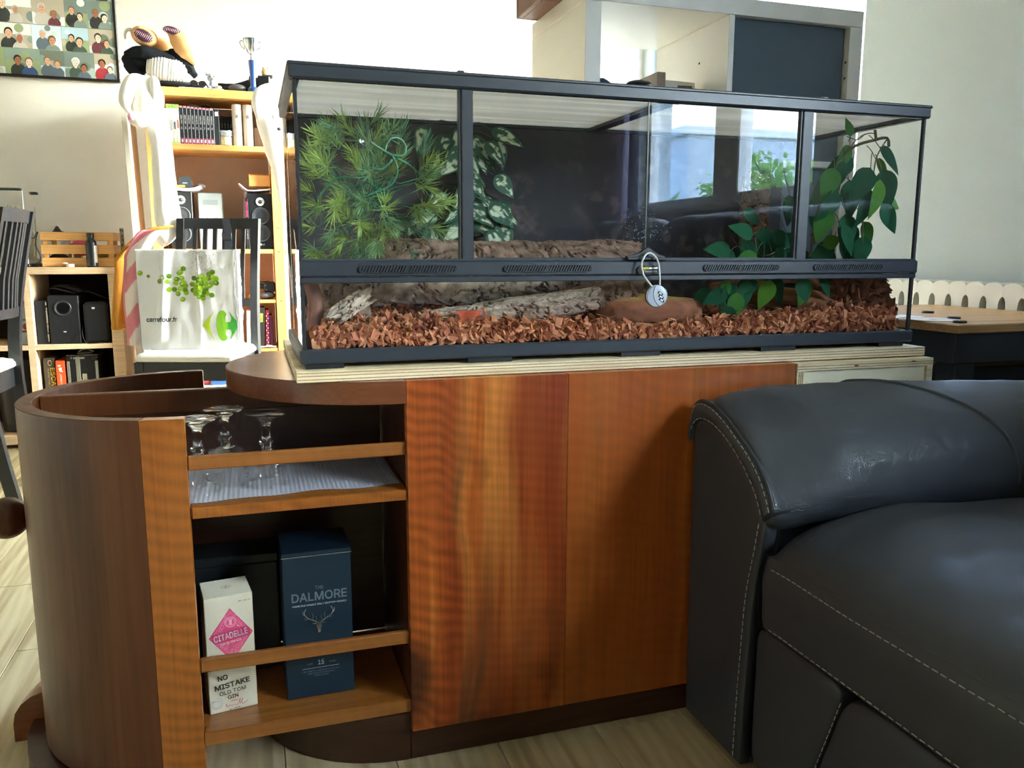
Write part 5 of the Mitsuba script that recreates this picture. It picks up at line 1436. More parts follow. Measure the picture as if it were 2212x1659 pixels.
wp = []
for i in range(120):
    x, y = g.uniform(AX0 + .012, AX1 - .012), g.uniform(AY0 + .012, AY1 - .012)
    h = g.uniform(.16, .275)
    P = np.array([(x, y, AZ0 + .012), (x + g.uniform(-.02, .02), y + g.uniform(-.02, .02), AZ0 + h * .5), (x + g.uniform(-.03, .03), y + g.uniform(-.03, .03), AZ0 + h)])
    P[:, 0] = np.clip(P[:, 0], AX0 + .006, AX1 - .006); P[:, 1] = np.clip(P[:, 1], AY0 + .006, AY1 - .006)
    wp.append(tube(P, [.003, .005, .001], 4))
part(AQ, 'water_plants', cat(wp), mat('#7d8a35', .5, .3), True, kind='stuff')
part(AQ, 'gravel', bx(AX0 + .003, AX1 - .003, AY0 + .003, AY1 - .003, AZ0, AZ0 + .022, .003), mat('#4c5038', .9, .1), False)
part(AQ, 'water', quad((AX0 + .002, AY0 + .002, AZ1 - .045), (AX1 - .002, AY0 + .002, AZ1 - .045), (AX1 - .002, AY1 - .002, AZ1 - .045), (AX0 + .002, AY1 - .002, AZ1 - .045)), PANE, False)
solo('white_tag', bx(-.990, -.968, 4.226, 4.230, LT + .0004, LT + .028, .001), mat('#efe9ec', .5, .3), 'small white tag at the foot of the aquarium', 'tag', False)
CR = thing('wooden_crate', 'small slatted pine crate filled with small packets on the low birch shelf', 'crate')
CX0, CX1, CY0, CY1 = -.904, -.600, 4.245, 4.45
for z0, z1 in ((.8345, .876), (.893, .935), (.955, .993)):
    part(CR, 'slat', bx(CX0, CX1, CY0, CY0 + .009, z0, z1, .001), PINE, False)
    part(CR, 'slat', bx(CX0, CX1, CY1 - .009, CY1, z0, z1, .001), PINE, False)
    part(CR, 'slat', bx(CX1 - .009, CX1, CY0 + .0095, CY1 - .0095, z0, z1, .001), PINE, False)
    part(CR, 'slat', bx(CX0, CX0 + .009, CY0 + .0095, CY1 - .0095, z0, z1, .001), PINE, False)
for x0, x1 in ((CX0 + .0095, CX0 + .028), (CX1 - .028, CX1 - .0095)):
    for y0, y1 in ((CY0 + .0095, CY0 + .028), (CY1 - .028, CY1 - .0095)):
        part(CR, 'post', bx(x0, x1, y0, y1, .8345, .988, .001), PINEZ, False)
part(CR, 'bottom', bx(CX0 + .01, CX1 - .01, CY0 + .01, CY1 - .01, .835, .841, 0), PINE, False)
solo('pink_pouch', mv(ball((0, 0, 0), (.046, .03, .038), 3, .2, 8, 2), t=(-.752, 4.335, .922)), mat('#cf5a72', .6, .3), 'pink pouch seen between the slats of the pine crate', 'pouch', True)
solo('small_box', bx(-.832, -.80, 4.30, 4.36, .842, .966, .001), mat('#c5bcc4', .6, .2), 'narrow pale lilac box in the pine crate', 'box', False)
solo('small_box', bx(-.797, -.765, 4.385, 4.43, .842, .963, .001), mat('#cdb992', .6, .2), 'narrow beige box in the pine crate', 'box', False)
solo('small_box', bx(-.700, -.636, 4.30, 4.40, .842, .895, .001), mat('#8f7a35', .6, .2), 'low ochre box at the right of the pine crate', 'box', False)
solo('black_pouch', mv(ball((0, 0, 0), (.042, .028, .027), 3, .25, 7, 5), t=(-.842, 4.302, .869)), mat('#1b1a1c', .6, .3), 'black pouch lying low in the pine crate', 'pouch', True)
solo('black_cone', mv(cat(cyl((0, 0, 0), (0, 0, .030), .022, .004, 20), bx(-.021, .027, -.004, .004, 0, .006, .001)), t=(-.861, 4.40, .9935)), mat('#1d1e22', .5, .4), 'small black cone on the back rim of the pine crate', 'cone', 30)
solo('charger_cable', tube(smooth_path([(-.99, 4.235, .985), (-.955, 4.235, .975), (-.925, 4.235, .965), (-.915, 4.237, .985), (-.91, 4.238, .992), (-.918, 4.235, .96), (-.91, 4.232, .90), (-.908, 4.232, .86), (-.93, 4.232, .848)], 60), .0022, 6), BLKM, 'thin black cable hanging between the aquarium and the pine crate', 'cable', True)
bo = thing('black_bottle', 'black plastic bottle with a white side label in front of the pine crate', 'bottle')
part(bo, 'body', lathe([(0, 0), (.020, 0), (.0235, .004), (.0235, .108), (.021, .118), (.0135, .128), (.0135, .134), (0, .134)], 36, (-.692, 4.222, LT + .0004)), mat('#14161a', .3, .5), 40)
part(bo, 'cap', lathe([(0, .133), (.0155, .133), (.0160, .136), (.0160, .152), (.0145, .1555), (0, .1555)], 30, (-.692, 4.222, LT + .0004)), mat('#1a1c20', .35, .5), 40)
lb = [[(-.692 + .0238 * math.cos(a), 4.222 + .0238 * math.sin(a), LT + z) for a in np.linspace(-.75, .4, 12)] for z in (.022, .098)]
part(bo, 'label', sheet(lambda u, v: np.stack([-.692 + .0240 * np.cos(-.80 + 1.3 * u), 4.222 + .0240 * np.sin(-.80 + 1.3 * u), LT + .020 + .078 * v], -1), 14, 3, .0003), mat('#e9e8ea', .5, .3), True, 'white label')
solo('bottle_cap', cat(lathe([(0, 0), (.016, 0), (.0175, .002), (.0175, .012), (.016, .014), (0, .014)], 28, (-.785, 4.225, LT + .0004)), mv(ball((0, 0, 0), (.012, .010, .005), 2), t=(-.806, 4.227, LT + .017))), mat('#efedea', .4, .4), 'white plastic cap lying in front of the pine crate', 'cap', 40)
fg = thing('paper_figure', 'narrow grey and white patterned paper figure beside the right end of the pine crate', 'figure')
part(fg, 'body', bx(-.592, -.574, 4.40, 4.406, LT + .0004, 1.018, .001), mat('#a79e97', .7, .2), False)
part(fg, 'marks', cat([bx(-.590 + a, -.586 + a, 4.3985, 4.4005, z, z + .010, 0) for a, z in ((0, 1.002), (.010, 1.0), (.006, .975), (.009, .955), (.004, .93))]), mat('#3e3632', .7, .2), False)

# ================================================================ pine bookcase
BC = thing('pine_bookcase', 'tall narrow pine bookcase against the back wall left of the terrarium', 'bookcase')
BY0, BY1 = 4.20, 4.50
part(BC, 'side_panel', bx(-.425, -.385, BY0, BY1, 0, 1.612, .0015), PINEZ, False)
part(BC, 'side_panel', bx(.120, .166, BY0, BY1, 0, 1.612, .0015), PINEZ, False)
part(BC, 'top_board', bx(-.43, .215, BY0 - .012, BY1, 1.613, 1.651, .0015), PINE, False)
SZ = [(1.376, 1.402), (.896, .918), (.655, .672), (.415, .433), (.06, .08)]
for z0, z1 in SZ:
    part(BC, 'shelf', bx(-.3845, .1195, BY0 + (-.002 if z1 > 1.3 else .004), BY1, z0, z1, .0015), PINE, False)
part(BC, 'shelf_end', bx(.1665, .215, BY0, BY1, 1.378, 1.402, .0015), PINE, False)
part(BC, 'shelf_end', bx(.1665, .180, BY0 + .004, BY1, .896, .918, .0015), PINE, False)
part(BC, 'back_panel', bx(-.3845, .1195, BY1 + .001, BY1 + .006, .06, 1.612, 0), mat('#b39a86', .8, .1), False)
for z in (1.02, .905, .665):
    part(BC, 'peg', cyl((.143, BY0 - .0015, z), (.143, BY0 + .0005, z), .004, n=10), mat('#8a6236', .6, .2), False)
# second shelf: manga row
for i in range(9):
    x = -.2765 + i * .0166
    k = thing('manga', ['first', 'second', 'third', 'fourth', 'fifth', 'sixth', 'seventh', 'eighth', 'ninth'][i] + f' black manga from the left, spine number {i + 1}, in the row on the pine bookcase', 'book', 'black manga volumes')
    dz = .0008 * ((i * 7) % 4)
    part(k, 'cover', bx(x, x + .0142, BY0 + .012, BY0 + .14, 1.4025, 1.574 - i * .0009 + dz, .0012), mat('#20242d', .5, .4), False)
    part(k, 'page_edge', bx(x + .0143, x + .0160, BY0 + .010, BY0 + .13, 1.4035, 1.566 - i * .0009, 0), mat('#cfd0d6', .7, .2), False)
    part(k, 'spine_print', cat(paint(bx(x + .001, x + .0135, BY0 + .0108, BY0 + .0122, 1.565 - i * .0009, 1.573 - i * .0009, 0), '#d98fa0'), paint(bx(x + .001, x + .0135, BY0 + .0108, BY0 + .0122, 1.4035, 1.430, 0), '#8c2f55'), paint(bx(x + .0035, x + .011, BY0 + .0104, BY0 + .0122, 1.409, 1.424, 0), '#e6ccd6')), VC, False)
    spine(k, 'MANGA STORY', .040, .0055, x + .0042, 1.532, BY0 + .0117, mat('#e8e8ee', .5, .3))
    part(k, 'number', mv(txt(str(i + 1), None, .0095, .0006, True), FR(x + .0070, BY0 + .0117, 1.470)), mat('#c9ccd6', .5, .3), False)
for i in range(4):
    x = -.3335 + i * .0138
    k = thing('game_case', ['first', 'second', 'third', 'fourth'][i] + ' white and green game case from the left on the pine bookcase', 'game case', 'white and green game cases')
    part(k, 'case', bx(x, x + .0132, BY0 + .010, BY0 + .14, 1.4025, 1.578, .001), mat('#e9ebe2', .4, .4), False)
    part(k, 'trim', cat(bx(x + .0005, x + .0127, BY0 + .0092, BY0 + .0105, 1.404, 1.4075, 0), bx(x + .0005, x + .0025, BY0 + .0092, BY0 + .0105, 1.4075, 1.428, 0), bx(x + .0005, x + .0127, BY0 + .0092, BY0 + .0105, 1.560, 1.5765, 0)), mat('#8fc24a', .4, .4), False)
    part(k, 'spine_art', bx(x + .004, x + .010, BY0 + .0092, BY0 + .0105, 1.455 + .006 * i, 1.50 + .008 * (i % 2), 0), mat(('#b8bcc2', '#a9a9b8', '#3c4c6e', '#c2574a')[i], .5, .3), False)
for i, (w, h, l) in enumerate(((.020, .155, 'black upright case with a white label next to the manga row'), )):
    k = thing('black_case', l, 'case')
    part(k, 'case', bx(-.1245, -.1045, BY0 + .02, BY0 + .15, 1.4025, 1.566, .001), mat('#1d1f24', .45, .4), False)
    part(k, 'label', bx(-.122, -.107, BY0 + .0185, BY0 + .0205, 1.535, 1.555, 0), mat('#d7dadc', .6, .3), False)
for i in range(4):
    k = thing('small_book', ['first', 'second', 'third', 'fourth'][i] + ' small black book from the left behind the candle', 'book', 'small black books behind the candle')
    x = -.100 + i * .0135
    part(k, 'cover', bx(x, x + .0128, BY0 + .095, BY0 + .22, 1.4025, 1.548, .001), mat('#17191d', .5, .3), False)
    spine(k, 'NOTES', .022, .004, x + .0046, 1.515, BY0 + .0947, mat('#b7bac0', .5, .3), False)
can = thing('candle_jar', 'cream candle in a glass jar in front of the small black books', 'candle')
part(can, 'glass', mv(lathe([(.034, 0), (.034, .072), (.0315, .072), (.0315, .004), (0, .004), (0, 0), (.034, 0)], 36), t=(-.0795, BY0 + .050, 1.4025)), PANE, 40)
part(can, 'wax', lathe([(0, .0045), (.031, .0045), (.031, .042), (0, .043)], 32, (-.0795, BY0 + .050, 1.4025)), mat('#efe0b2', .5, .4), 40)
part(can, 'band', cat([lathe([(.0343, z), (.0348, z), (.0348, z + .0018), (.0343, z + .0018), (.0343, z)], 36, (-.0795, BY0 + .050, 1.4025)) for z in (.047, .052, .057, .062, .067)]), mat('#c9ccd0', .4, .4), False)
for x, l in ((-.0235, 'tall beige cylinder tube left of its twin on the pine bookcase'), (.0255, 'tall beige cylinder tube with a square mark, right of its twin on the pine bookcase')):
    k = thing('cylinder_tube', l, 'tube', 'beige cylinder tubes')
    part(k, 'tube', lathe([(0, 0), (.0222, 0), (.0228, .002), (.0228, .087), (.0222, .088), (.0228, .089), (.0228, .190), (.0215, .193), (0, .193)], 36, (x, BY0 + .045, 1.4025)), mat('#c3b8ac', .4, .45), 40)
    part(k, 'mark', bx(x - .006, x + .006, BY0 + .0205, BY0 + .024, 1.532, 1.546, .0004), mat('#6f665f', .5, .3), False)
solo('photo_box', bx(.052, .100, BY0 + .09, BY0 + .20, 1.4025, 1.500, .001), mat('#b9a99e', .6, .3), 'low beige box right of the cylinder tubes', 'box', False)
solo('brown_disc', mv(lathe([(0, 0), (.040, 0), (.040, .003), (0, .003)], 36), frame((-.222, BY0 + .15, 1.567), (1, 0, 0), (0, .2, 1))), mat('#6b5348', .5, .3), 'round brown disc standing behind the manga row', 'disc', 30)
solo('thin_cable', tube(smooth_path([(-.19, BY0 + .10, 1.590), (-.165, BY0 + .09, 1.598), (-.14, BY0 + .09, 1.588), (-.118, BY0 + .10, 1.570)], 24), .0016, 5), mat('#3b3533', .5, .3), 'thin dark cable over the manga row', 'cable', True)


def tower(x0, x1, y0, z0, z1, label, cones, logo):
    k = thing('tower_speaker', label, 'speaker', None)
    part(k, 'cabinet', bx(x0, x1, y0, y0 + .17, z0, z1, .003), mat('#1a1c22', .4, .4), False)
    xc, w = (x0 + x1) / 2, (x1 - x0)
    zt = z1 - .040
    F_ = lambda z: frame((xc, y0 - .0005, z), (1, 0, 0), (0, 0, 1))
    part(k, 'tweeter', mv(lathe([(.0085, 0), (.013, .003), (.019, .0045), (.0205, .003), (.0205, 0), (.0085, 0)], 36), F_(zt)), mat('#dfe2e4', .3, .5), 40, 'silver ringed tweeter')
    part(k, 'tweeter_dome', mv(lathe([(0, .006), (.004, .0055), (.0085, .001), (.0085, 0), (0, 0)], 24), F_(zt)), mat('#2c2f35', .3, .5), 40)
    for z in cones:
        kk = part(k, 'woofer', mv(lathe([(.0, .001), (.012, .0035), (.020, -.0), (.031, .003), (.0345, .0045), (.038, .003), (.038, 0), (0, 0)], 40), F_(z)), mat('#33363d', .3, .5), 40)
        part(kk, 'ring', mv(lathe([(.0375, 0), (.0375, .0045), (.0405, .003), (.0405, 0), (.0375, 0)], 40), F_(z)), mat('#60636a', .25, .6), 40)
    part(k, 'logo', cat(mv(lathe([(0, 0), (.0052, 0), (.0052, .0008), (0, .0008)], 20), F_(z0 + .022) @ trimesh.transformations.translation_matrix((-.005, 0, 0))), mv(txt('LG', .011, .006, .0006, True), F_(z0 + .022) @ trimesh.transformations.translation_matrix((.0080, -.003, 0)))), mat('#e4e6e8', .4, .4), False)
    return k


tower(-.345, -.245, BY0 + .03, .9185, 1.187, 'black tower speaker with a silver tweeter left of the grey panel', (1.075, .99), 1)
tower(.010, .118, BY0 + .03, .9185, 1.185, 'black tower speaker with a silver tweeter beside the right pine upright', (1.078, .995), 1)
pk = thing('grey_tablet', 'upright grey tablet with rounded corners between the two tower speakers', 'panel')
rp = sbox(-.221 + .008, .9185, -.108 - .008, 1.186 - .008).buffer(.008)
part(pk, 'panel', ext(rp, .012, frame((0, BY0 + .075, 0), (1, 0, 0), (0, 0, 1))), mat('#9aa0a2', .35, .5), False)
part(pk, 'rim', ext(rp.difference(rp.buffer(-.003)), .014, frame((0, BY0 + .0755, 0), (1, 0, 0), (0, 0, 1))), SIL, False)
part(pk, 'label', bx(-.199, -.131, BY0 + .0622, BY0 + .0632, 1.128, 1.152, 0), mat('#83898c', .5, .3), False)
k = thing('cd_case', 'grey compact disc case leaning against the right tower speaker', 'disc case')
part(k, 'case', mv(bx(-.007, .007, 0, .13, 0, .275, .001), t=(-.020, BY0 + .05, .9188), ry=.07), mat('#8f8890', .4, .4), False)
part(k, 'sticker', mv(bx(-.004, .004, -.0012, 0, .24, .255, 0), t=(-.020, BY0 + .05, .9188), ry=.07), mat('#c9855a', .5, .3), False)
k = thing('game_disc_case', 'black game case with pink spine lettering beside the right tower speaker', 'game case')
part(k, 'case', bx(-.0065, .0085, BY0 + .025, BY0 + .16, .9188, 1.160, .001), mat('#23252b', .4, .4), False)
spine(k, 'CRAZY DRIVE', .075, .0085, -.0035, 1.146, BY0 + .0247, mat('#e0446f', .5, .3))
spine(k, 'PLAYER', .085, .004, -.0015, 1.05, BY0 + .0247, mat('#c9cbd0', .5, .3), False)
# papers and boxes on the speakers
solo('paper_stack', mv(sheet(lambda u, v: np.stack([-.345 + .145 * u, BY0 + .02 + .16 * v, 1.196 + .012 * np.clip(u - .8, 0, 1) * 5 + .002 * np.sin(u * 9)], -1), 24, 6, .014), t=(0, 0, 0)), mat('#e8e4e6', .7, .2), 'white papers lying on the left tower speaker', 'paper', 40)
k = thing('modem', 'small dark blue-grey modem standing on the papers on the left tower speaker', 'modem')
part(k, 'case', ext(Polygon([(-.305, 1.213), (-.238, 1.206), (-.246, 1.250), (-.251, 1.2545), (-.290, 1.2555), (-.296, 1.250)]).buffer(.001), .03, frame((0, BY0 + .075, 0), (1, 0, 0), (0, 0, 1))), mat('#39424b', .4, .4), False)
part(k, 'light', bx(-.283, -.262, BY0 + .044, BY0 + .0455, 1.224, 1.229, 0), mat('#9fc3e6', .4, .4), False)
solo('notebook', bx(-.345, -.272, BY0 + .022, BY0 + .042, 1.2055, 1.2155, .002), mat('#cf9a52', .6, .3), 'small ochre notebook beside the modem', 'notebook', False)
solo('grey_rag', mv(ball((0, 0, 0), (.028, .03, .012), 3, .5, 9, 4), t=(-.212, BY0 + .12, 1.218)), mat('#6d6668', .8, .1), 'crumpled grey rag right of the modem', 'rag', True)
solo('paper_stack', sheet(lambda u, v: np.stack([-.030 + .145 * u, BY0 + .02 + .16 * v, 1.197 + .030 * np.clip(.28 - u, 0, 1) ** 1.2 * 5 + .016 * np.clip(u - .5, 0, 1)], -1), 26, 6, .006), mat('#e9e3ea', .7, .2), 'curling white papers lying on the right tower speaker', 'paper', 40)
k = thing('wooden_box', 'small open light wooden box on the papers on the right tower speaker', 'box')
OW = mat('#d7a05e', .55, .3)
part(k, 'box', cat(bx(.017, .115, BY0 + .04, BY0 + .046, 1.219, 1.272), bx(.017, .115, BY0 + .124, BY0 + .13, 1.219, 1.284), bx(.017, .023, BY0 + .046, BY0 + .124, 1.219, 1.276), bx(.109, .115, BY0 + .046, BY0 + .124, 1.219, 1.278), bx(.023, .109, BY0 + .046, BY0 + .124, 1.219, 1.224)), OW, False)
part(k, 'foot', cat(bx(.03, .05, BY0 + .045, BY0 + .06, 1.2125, 1.219), bx(.085, .105, BY0 + .045, BY0 + .06, 1.2125, 1.219)), mat('#7d5a34', .6, .2), False)
# shelf with the camera
k = thing('camera', 'black camera with a flash arm lying on a grey bag on the pine bookcase', 'camera')
part(k, 'body', bx(.062, .118, BY0 + .03, BY0 + .09, .708, .758, .006), mat('#1e1f23', .5, .4), False)
part(k, 'lens', cat(cyl((.066, BY0 + .05, .735), (.044, BY0 + .045, .738), .012, .013), cyl((.046, BY0 + .046, .757), (.09, BY0 + .05, .760), .0025)), mat('#141518', .4, .4), True)
part(k, 'screw', cat(ball((.072, BY0 + .029, .741), .003, 1), ball((.075, BY0 + .029, .720), .003, 1)), SIL, True)
solo('grey_bag', mv(ball((0, 0, 0), (.040, .05, .019), 4, .3, 8, 9), t=(.078, BY0 + .07, .6915)), mat('#6b6a70', .75, .2), 'grey soft bag under the black camera on the pine bookcase', 'bag', True)
solo('brown_pouch', mv(ball((0, 0, 0), (.022, .04, .016), 3, .3, 8, 3), t=(.012, BY0 + .06, .689)), mat('#b48a6a', .75, .2), 'light brown pouch left of the grey bag on the pine bookcase', 'pouch', True)
# bottom books
for x0, w, h, c, ti, lab, tt_ in ((-.030, .024, .185, '#d8c3bd', .03, 'pale pink book, leftmost of the lower books', None), (.001, .011, .205, '#8a2b45', .04, 'thin crimson book beside the pale pink one', None), (.018, .034, .200, '#2a2625', .05, 'thick black book with yellow title block', 'FOINE'), (.062, .016, .186, '#7a2338', .02, 'crimson and white patterned book beside the thick black one', 'dots'), (.082, .016, .160, '#5b2340', .0, 'plum coloured book beside the pine upright', None)):
    k = thing('lower_book', lab + ' low in the pine bookcase', 'book')
    Mk = trimesh.transformations.translation_matrix((x0, BY0 + .02, .4335)) @ trimesh.transformations.rotation_matrix(ti, [0, 1, 0])
    part(k, 'cover', mv(bx(0, w, 0, .14, .0004 + w * ti, h, .0015), Mk), mat(c, .55, .3), False)
    if tt_ == 'FOINE':
        part(k, 'title_block', mv(bx(.009, .027, -.001, 0, .128, .172, .0003), Mk), mat('#c9b84a', .6, .2), False)
        part(k, 'lettering', mv(txt('FOINE', .036, .010, .0004, True, None, False), Mk @ frame((.0135, -.0012, .168), (0, 0, -1), (1, 0, 0))), mat('#2a2625', .6, .2), False)
    if tt_ == 'dots':
        part(k, 'pattern', mv(cat([bx(.002 + .007 * (i % 2), .006 + .007 * (i % 2), -.0008, 0, .01 + .012 * i, .016 + .012 * i, 0) for i in range(14)]), Mk), mat('#e7d9d4', .6, .2), False)
solo('paper_pile', sheet(lambda u, v: np.stack([-.20 + .31 * u, BY0 - .004 + .02 * v, .4405 + .004 * np.sin(u * 30) * v], -1), 30, 4, .006), mat('#ece8e4', .7, .2), 'loose white papers lying in front of the lower books', 'paper', 40)

# ---- on top of the bookcase
TZ1 = 1.6515
gm = [ball((-.440, 4.30, 1.778), (.072, .075, .058), 4, .35, 6, 3), ball((-.365, 4.32, 1.792), (.080, .07, .046), 4, .35, 6, 4), ball((-.290, 4.30, 1.792), (.065, .06, .040), 4, .35, 6, 6),
      tube(smooth_path([(-.300, 4.25, 1.800), (-.255, 4.23, 1.778), (-.222, 4.22, 1.740), (-.196, 4.215, 1.708)], 20), np.interp(np.linspace(0, 1, 20), [0, .4, 1], [.034, .034, .014]), 14),
      tube(smooth_path([(-.480, 4.26, 1.775), (-.470, 4.25, 1.735), (-.440, 4.24, 1.700), (-.425, 4.24, 1.685)], 20), np.linspace(.030, .018, 20), 14),
      tube(smooth_path([(-.490, 4.25, 1.790), (-.420, 4.21, 1.800), (-.350, 4.20, 1.785), (-.28, 4.20, 1.770)], 24), np.interp(np.linspace(0, 1, 24), [0, .4, 1], [.016, .030, .018]), 14)]
for q in gm[3:]:
    vv2 = q.vertices; q.vertices = vv2 + (meshkit.fbm(vv2 * 30, 3, 5) - .5)[:, None] * .02
solo('black_cloth', cat(gm), mat('#202327', .9, .1), 'black folded garment draped over the white ribbed cushion on top of the pine bookcase', 'garment', True)


def _rib(v_):
    return v_
rc = trimesh.creation.icosphere(5)
v = rc.vertices.copy(); v = np.sign(v) * np.abs(v) ** .75
ribs = 1 + .03 * np.sin(v[:, 0] * 46)
rc.vertices = v * np.array([.088, .060, .056]) * ribs[:, None]
solo('ribbed_cushion', mv(rc, t=(-.320, 4.225, 1.7285), ry=.14), mat('#e9e7df', .85, .2), 'white ribbed cushion under the black garment on top of the pine bookcase', 'cushion', True)
solo('flat_black_bag', mv(ball((0, 0, 0), (.125, .10, .018), 4, .15, 6, 2), t=(-.290, 4.28, 1.6695)), mat('#1a1c20', .6, .3), 'flat black bag under the white ribbed cushion on top of the pine bookcase', 'bag', True)
PLC = mat('#e3ae77', .9, .1, sheen=.4)
pl = thing('plush_toy', 'pale orange plush toy lying with two striped foot pads up on the black garment', 'plush toy')
part(pl, 'body', mv(ball((0, 0, 0), (.060, .07, .05), 4, .1, 5, 3), t=(-.345, 4.33, 1.842)), PLC, True)
def leg_(P, R): return tube(smooth_path(P, 24), np.interp(np.linspace(0, 1, 24), np.linspace(0, 1, len(R)), R), 20)
part(pl, 'leg', mv(ball((0, 0, 0), (.058, .050, .042), 4), t=(-.405, 4.22, 1.868), ry=.35), PLC, True)
part(pl, 'leg', leg_([(-.305, 4.22, 1.905), (-.275, 4.215, 1.885), (-.245, 4.21, 1.850), (-.215, 4.205, 1.805), (-.196, 4.20, 1.755)], [.012, .043, .052, .045, .006]), PLC, True)


def pad(c, rx_, rz_, ang, key):
    M = frame(c, (math.cos(ang), 0, math.sin(ang)), (-math.sin(ang), 0, math.cos(ang)))
    e = ball((0, 0, 0), (rx_, rz_, .010), 3)
    kk = part(pl, key, mv(e, M), mat('#4b2c3a', .9, .1), True, 'dark striped foot pad')
    st_ = []
    for i in range(11):
        x = -rx_ + (i + .5) * 2 * rx_ / 11
        h = rz_ * math.sqrt(max(0, 1 - (x / rx_) ** 2)) * .95
        zt_ = .010 * math.sqrt(max(0, 1 - (x / rx_) ** 2))
        st_.append(tube([(x - .003, -h, .002), (x, 0, zt_ + .0008), (x + .003, h, .002)], .0022, 5))
    part(kk, 'stripe', mv(cat(st_), M), mat('#b99aa6', .9, .1), True, kind='stuff')


pad((-.405, 4.176, 1.862), .040, .026, -.45, 'foot_pad')
pad((-.285, 4.176, 1.893), .038, .018, -.20, 'foot_pad')
part(pl, 'tail', tube(smooth_path([(-.448, 4.22, 1.880), (-.466, 4.215, 1.893), (-.481, 4.21, 1.880), (-.484, 4.205, 1.850)], 20), np.linspace(.010, .004, 20), 10), mat('#e7e2d6', .9, .1), True, 'white curled tail')
k = thing('trophy', 'silver cup trophy on a blue stem on top of the pine bookcase', 'trophy')
part(k, 'cup', lathe([(0, 0), (.006, .002), (.006, .018), (.004, .022), (.006, .028), (.018, .036), (.030, .056), (.036, .086), (.0365, .096), (.034, .096), (.028, .06), (.016, .042), (0, .036)], 40, (.054, 4.22, 1.796)), CHROME, 40)
for s in (-1, 1):
    part(k, 'handle', tube(smooth_path([(.054 + s * .033, 4.22, 1.882), (.054 + s * .046, 4.22, 1.880), (.054 + s * .045, 4.22, 1.862), (.054 + s * .026, 4.22, 1.846)], 18), .0028, 7), CHROME, True)
part(k, 'stem', lathe([(0, 0), (.026, 0), (.026, .018), (.013, .026), (.0125, .06), (.018, .140), (.018, .145), (0, .145)], 32, (.058, 4.22, TZ1)), mat('#2b4a86', .3, .6), 40, 'dark blue tapered stem')
k = thing('teddy_bear', 'small grey-blue teddy bear sitting on top of the pine bookcase', 'plush toy')
GB_ = mat('#a9b2bf', .95, .1)
part(k, 'body', ball((-.122, 4.215, 1.674), (.017, .017, .022), 3), GB_, True)
part(k, 'head', ball((-.124, 4.210, 1.705), (.023, .020, .020), 3), GB_, True)
for s in (-1, 1):
    part(k, 'ear', ball((-.124 + s * .021, 4.212, 1.722), (.009, .006, .009), 2), GB_, True)
    part(k, 'eye', ball((-.124 + s * .008, 4.1915, 1.708), .0028, 1), mat('#20242c', .2, .6), True)
    part(k, 'paw', ball((-.122 + s * .014, 4.200, 1.660), (.008, .010, .007), 2), GB_, True)
part(k, 'muzzle', ball((-.120, 4.191, 1.699), (.0075, .006, .006), 2), mat('#cda9ac', .9, .1), True)
solo('pink_toy', mv(ball((0, 0, 0), (.015, .012, .009), 3), t=(-.098, 4.196, 1.661)), mat('#d9b58a', .8, .2), 'tiny pale toy at the feet of the grey teddy bear', 'toy', True)
k = thing('desk_tidy', 'black plastic organiser with a rising curved back on top of the pine bookcase', 'organiser')
part(k, 'back', ext(Polygon([(-.105, 1.652), (.138, 1.652), (.138, 1.752), (.120, 1.757), (.06, 1.752), (.015, 1.733), (-.03, 1.718), (-.105, 1.717)]), .008, frame((0, 4.40, 0), (1, 0, 0), (0, 0, 1))), BLKS, False)
part(k, 'bin', cat(bx(.040, .070, 4.26, 4.38, TZ1 + .0004, 1.735, .004), bx(.080, .135, 4.26, 4.38, TZ1 + .0004, 1.740, .004), bx(-.075, .030, 4.31, 4.38, TZ1 + .0004, 1.690, .004)), BLKS, False)
part(k, 'mouse', mv(ball((0, 0, 0), (.040, .03, .018), 3), t=(-.015, 4.235, TZ1 + .018)), mat('#3b3d41', .5, .4), True, 'dark rounded mouse')
k = thing('sunglasses', 'black sunglasses lying beside the teddy bear on top of the pine bookcase', 'sunglasses')
part(k, 'lens', mv(lathe([(0, 0), (.016, 0), (.017, .003), (0, .004)], 24), frame((-.168, 4.20, 1.672), (1, 0, 0), (0, .5, 1))), BLKS, 40)
part(k, 'lens', mv(lathe([(0, 0), (.016, 0), (.017, .003), (0, .004)], 24), frame((-.205, 4.205, 1.674), (1, .1, 0), (0, .5, 1))), BLKS, 40)
part(k, 'temple', cat(tube([(-.152, 4.205, 1.675), (-.145, 4.26, 1.668), (-.148, 4.31, 1.658)], .003, 6), tube([(-.222, 4.21, 1.678), (-.22, 4.27, 1.671), (-.215, 4.31, 1.66)], .003, 6), tube([(-.19, 4.20, 1.678), (-.18, 4.195, 1.678)], .0025, 6)), BLKS, True)
k = thing('toy_figure', 'small yellow-brown toy figure with a dark base beside the trophy', 'toy')
part(k, 'body', ball((.118, 4.30, 1.762), (.018, .016, .021), 3, .2, 6, 2), mat('#c9a36a', .8, .2), True)
part(k, 'base', bx(.10, .150, 4.27, 4.33, 1.7405, 1.747, .002), mat('#2b2c34', .5, .3), False)
part(k, 'horn', cat(tube([(.11, 4.30, 1.778), (.104, 4.30, 1.790)], [.004, .001], 6), tube([(.126, 4.30, 1.778), (.131, 4.30, 1.788)], [.004, .001], 6)), mat('#5a4630', .8, .2), True)
solo('white_card', bx(-.27, -.075, 4.186, 4.26, TZ1 + .0002, TZ1 + .0018, 0), mat('#e6e4de', .6, .2), 'thin white card at the front edge on top of the pine bookcase', 'card', False)
solo('leaning_board', mv(bx(-.012, .012, -.20, .10, 0, 1.50, .002), t=(-.470, 4.34, .003), ry=-.022), mat('#cfc9ba', .6, .3), 'cream board leaning against the left side of the pine bookcase', 'board', False)


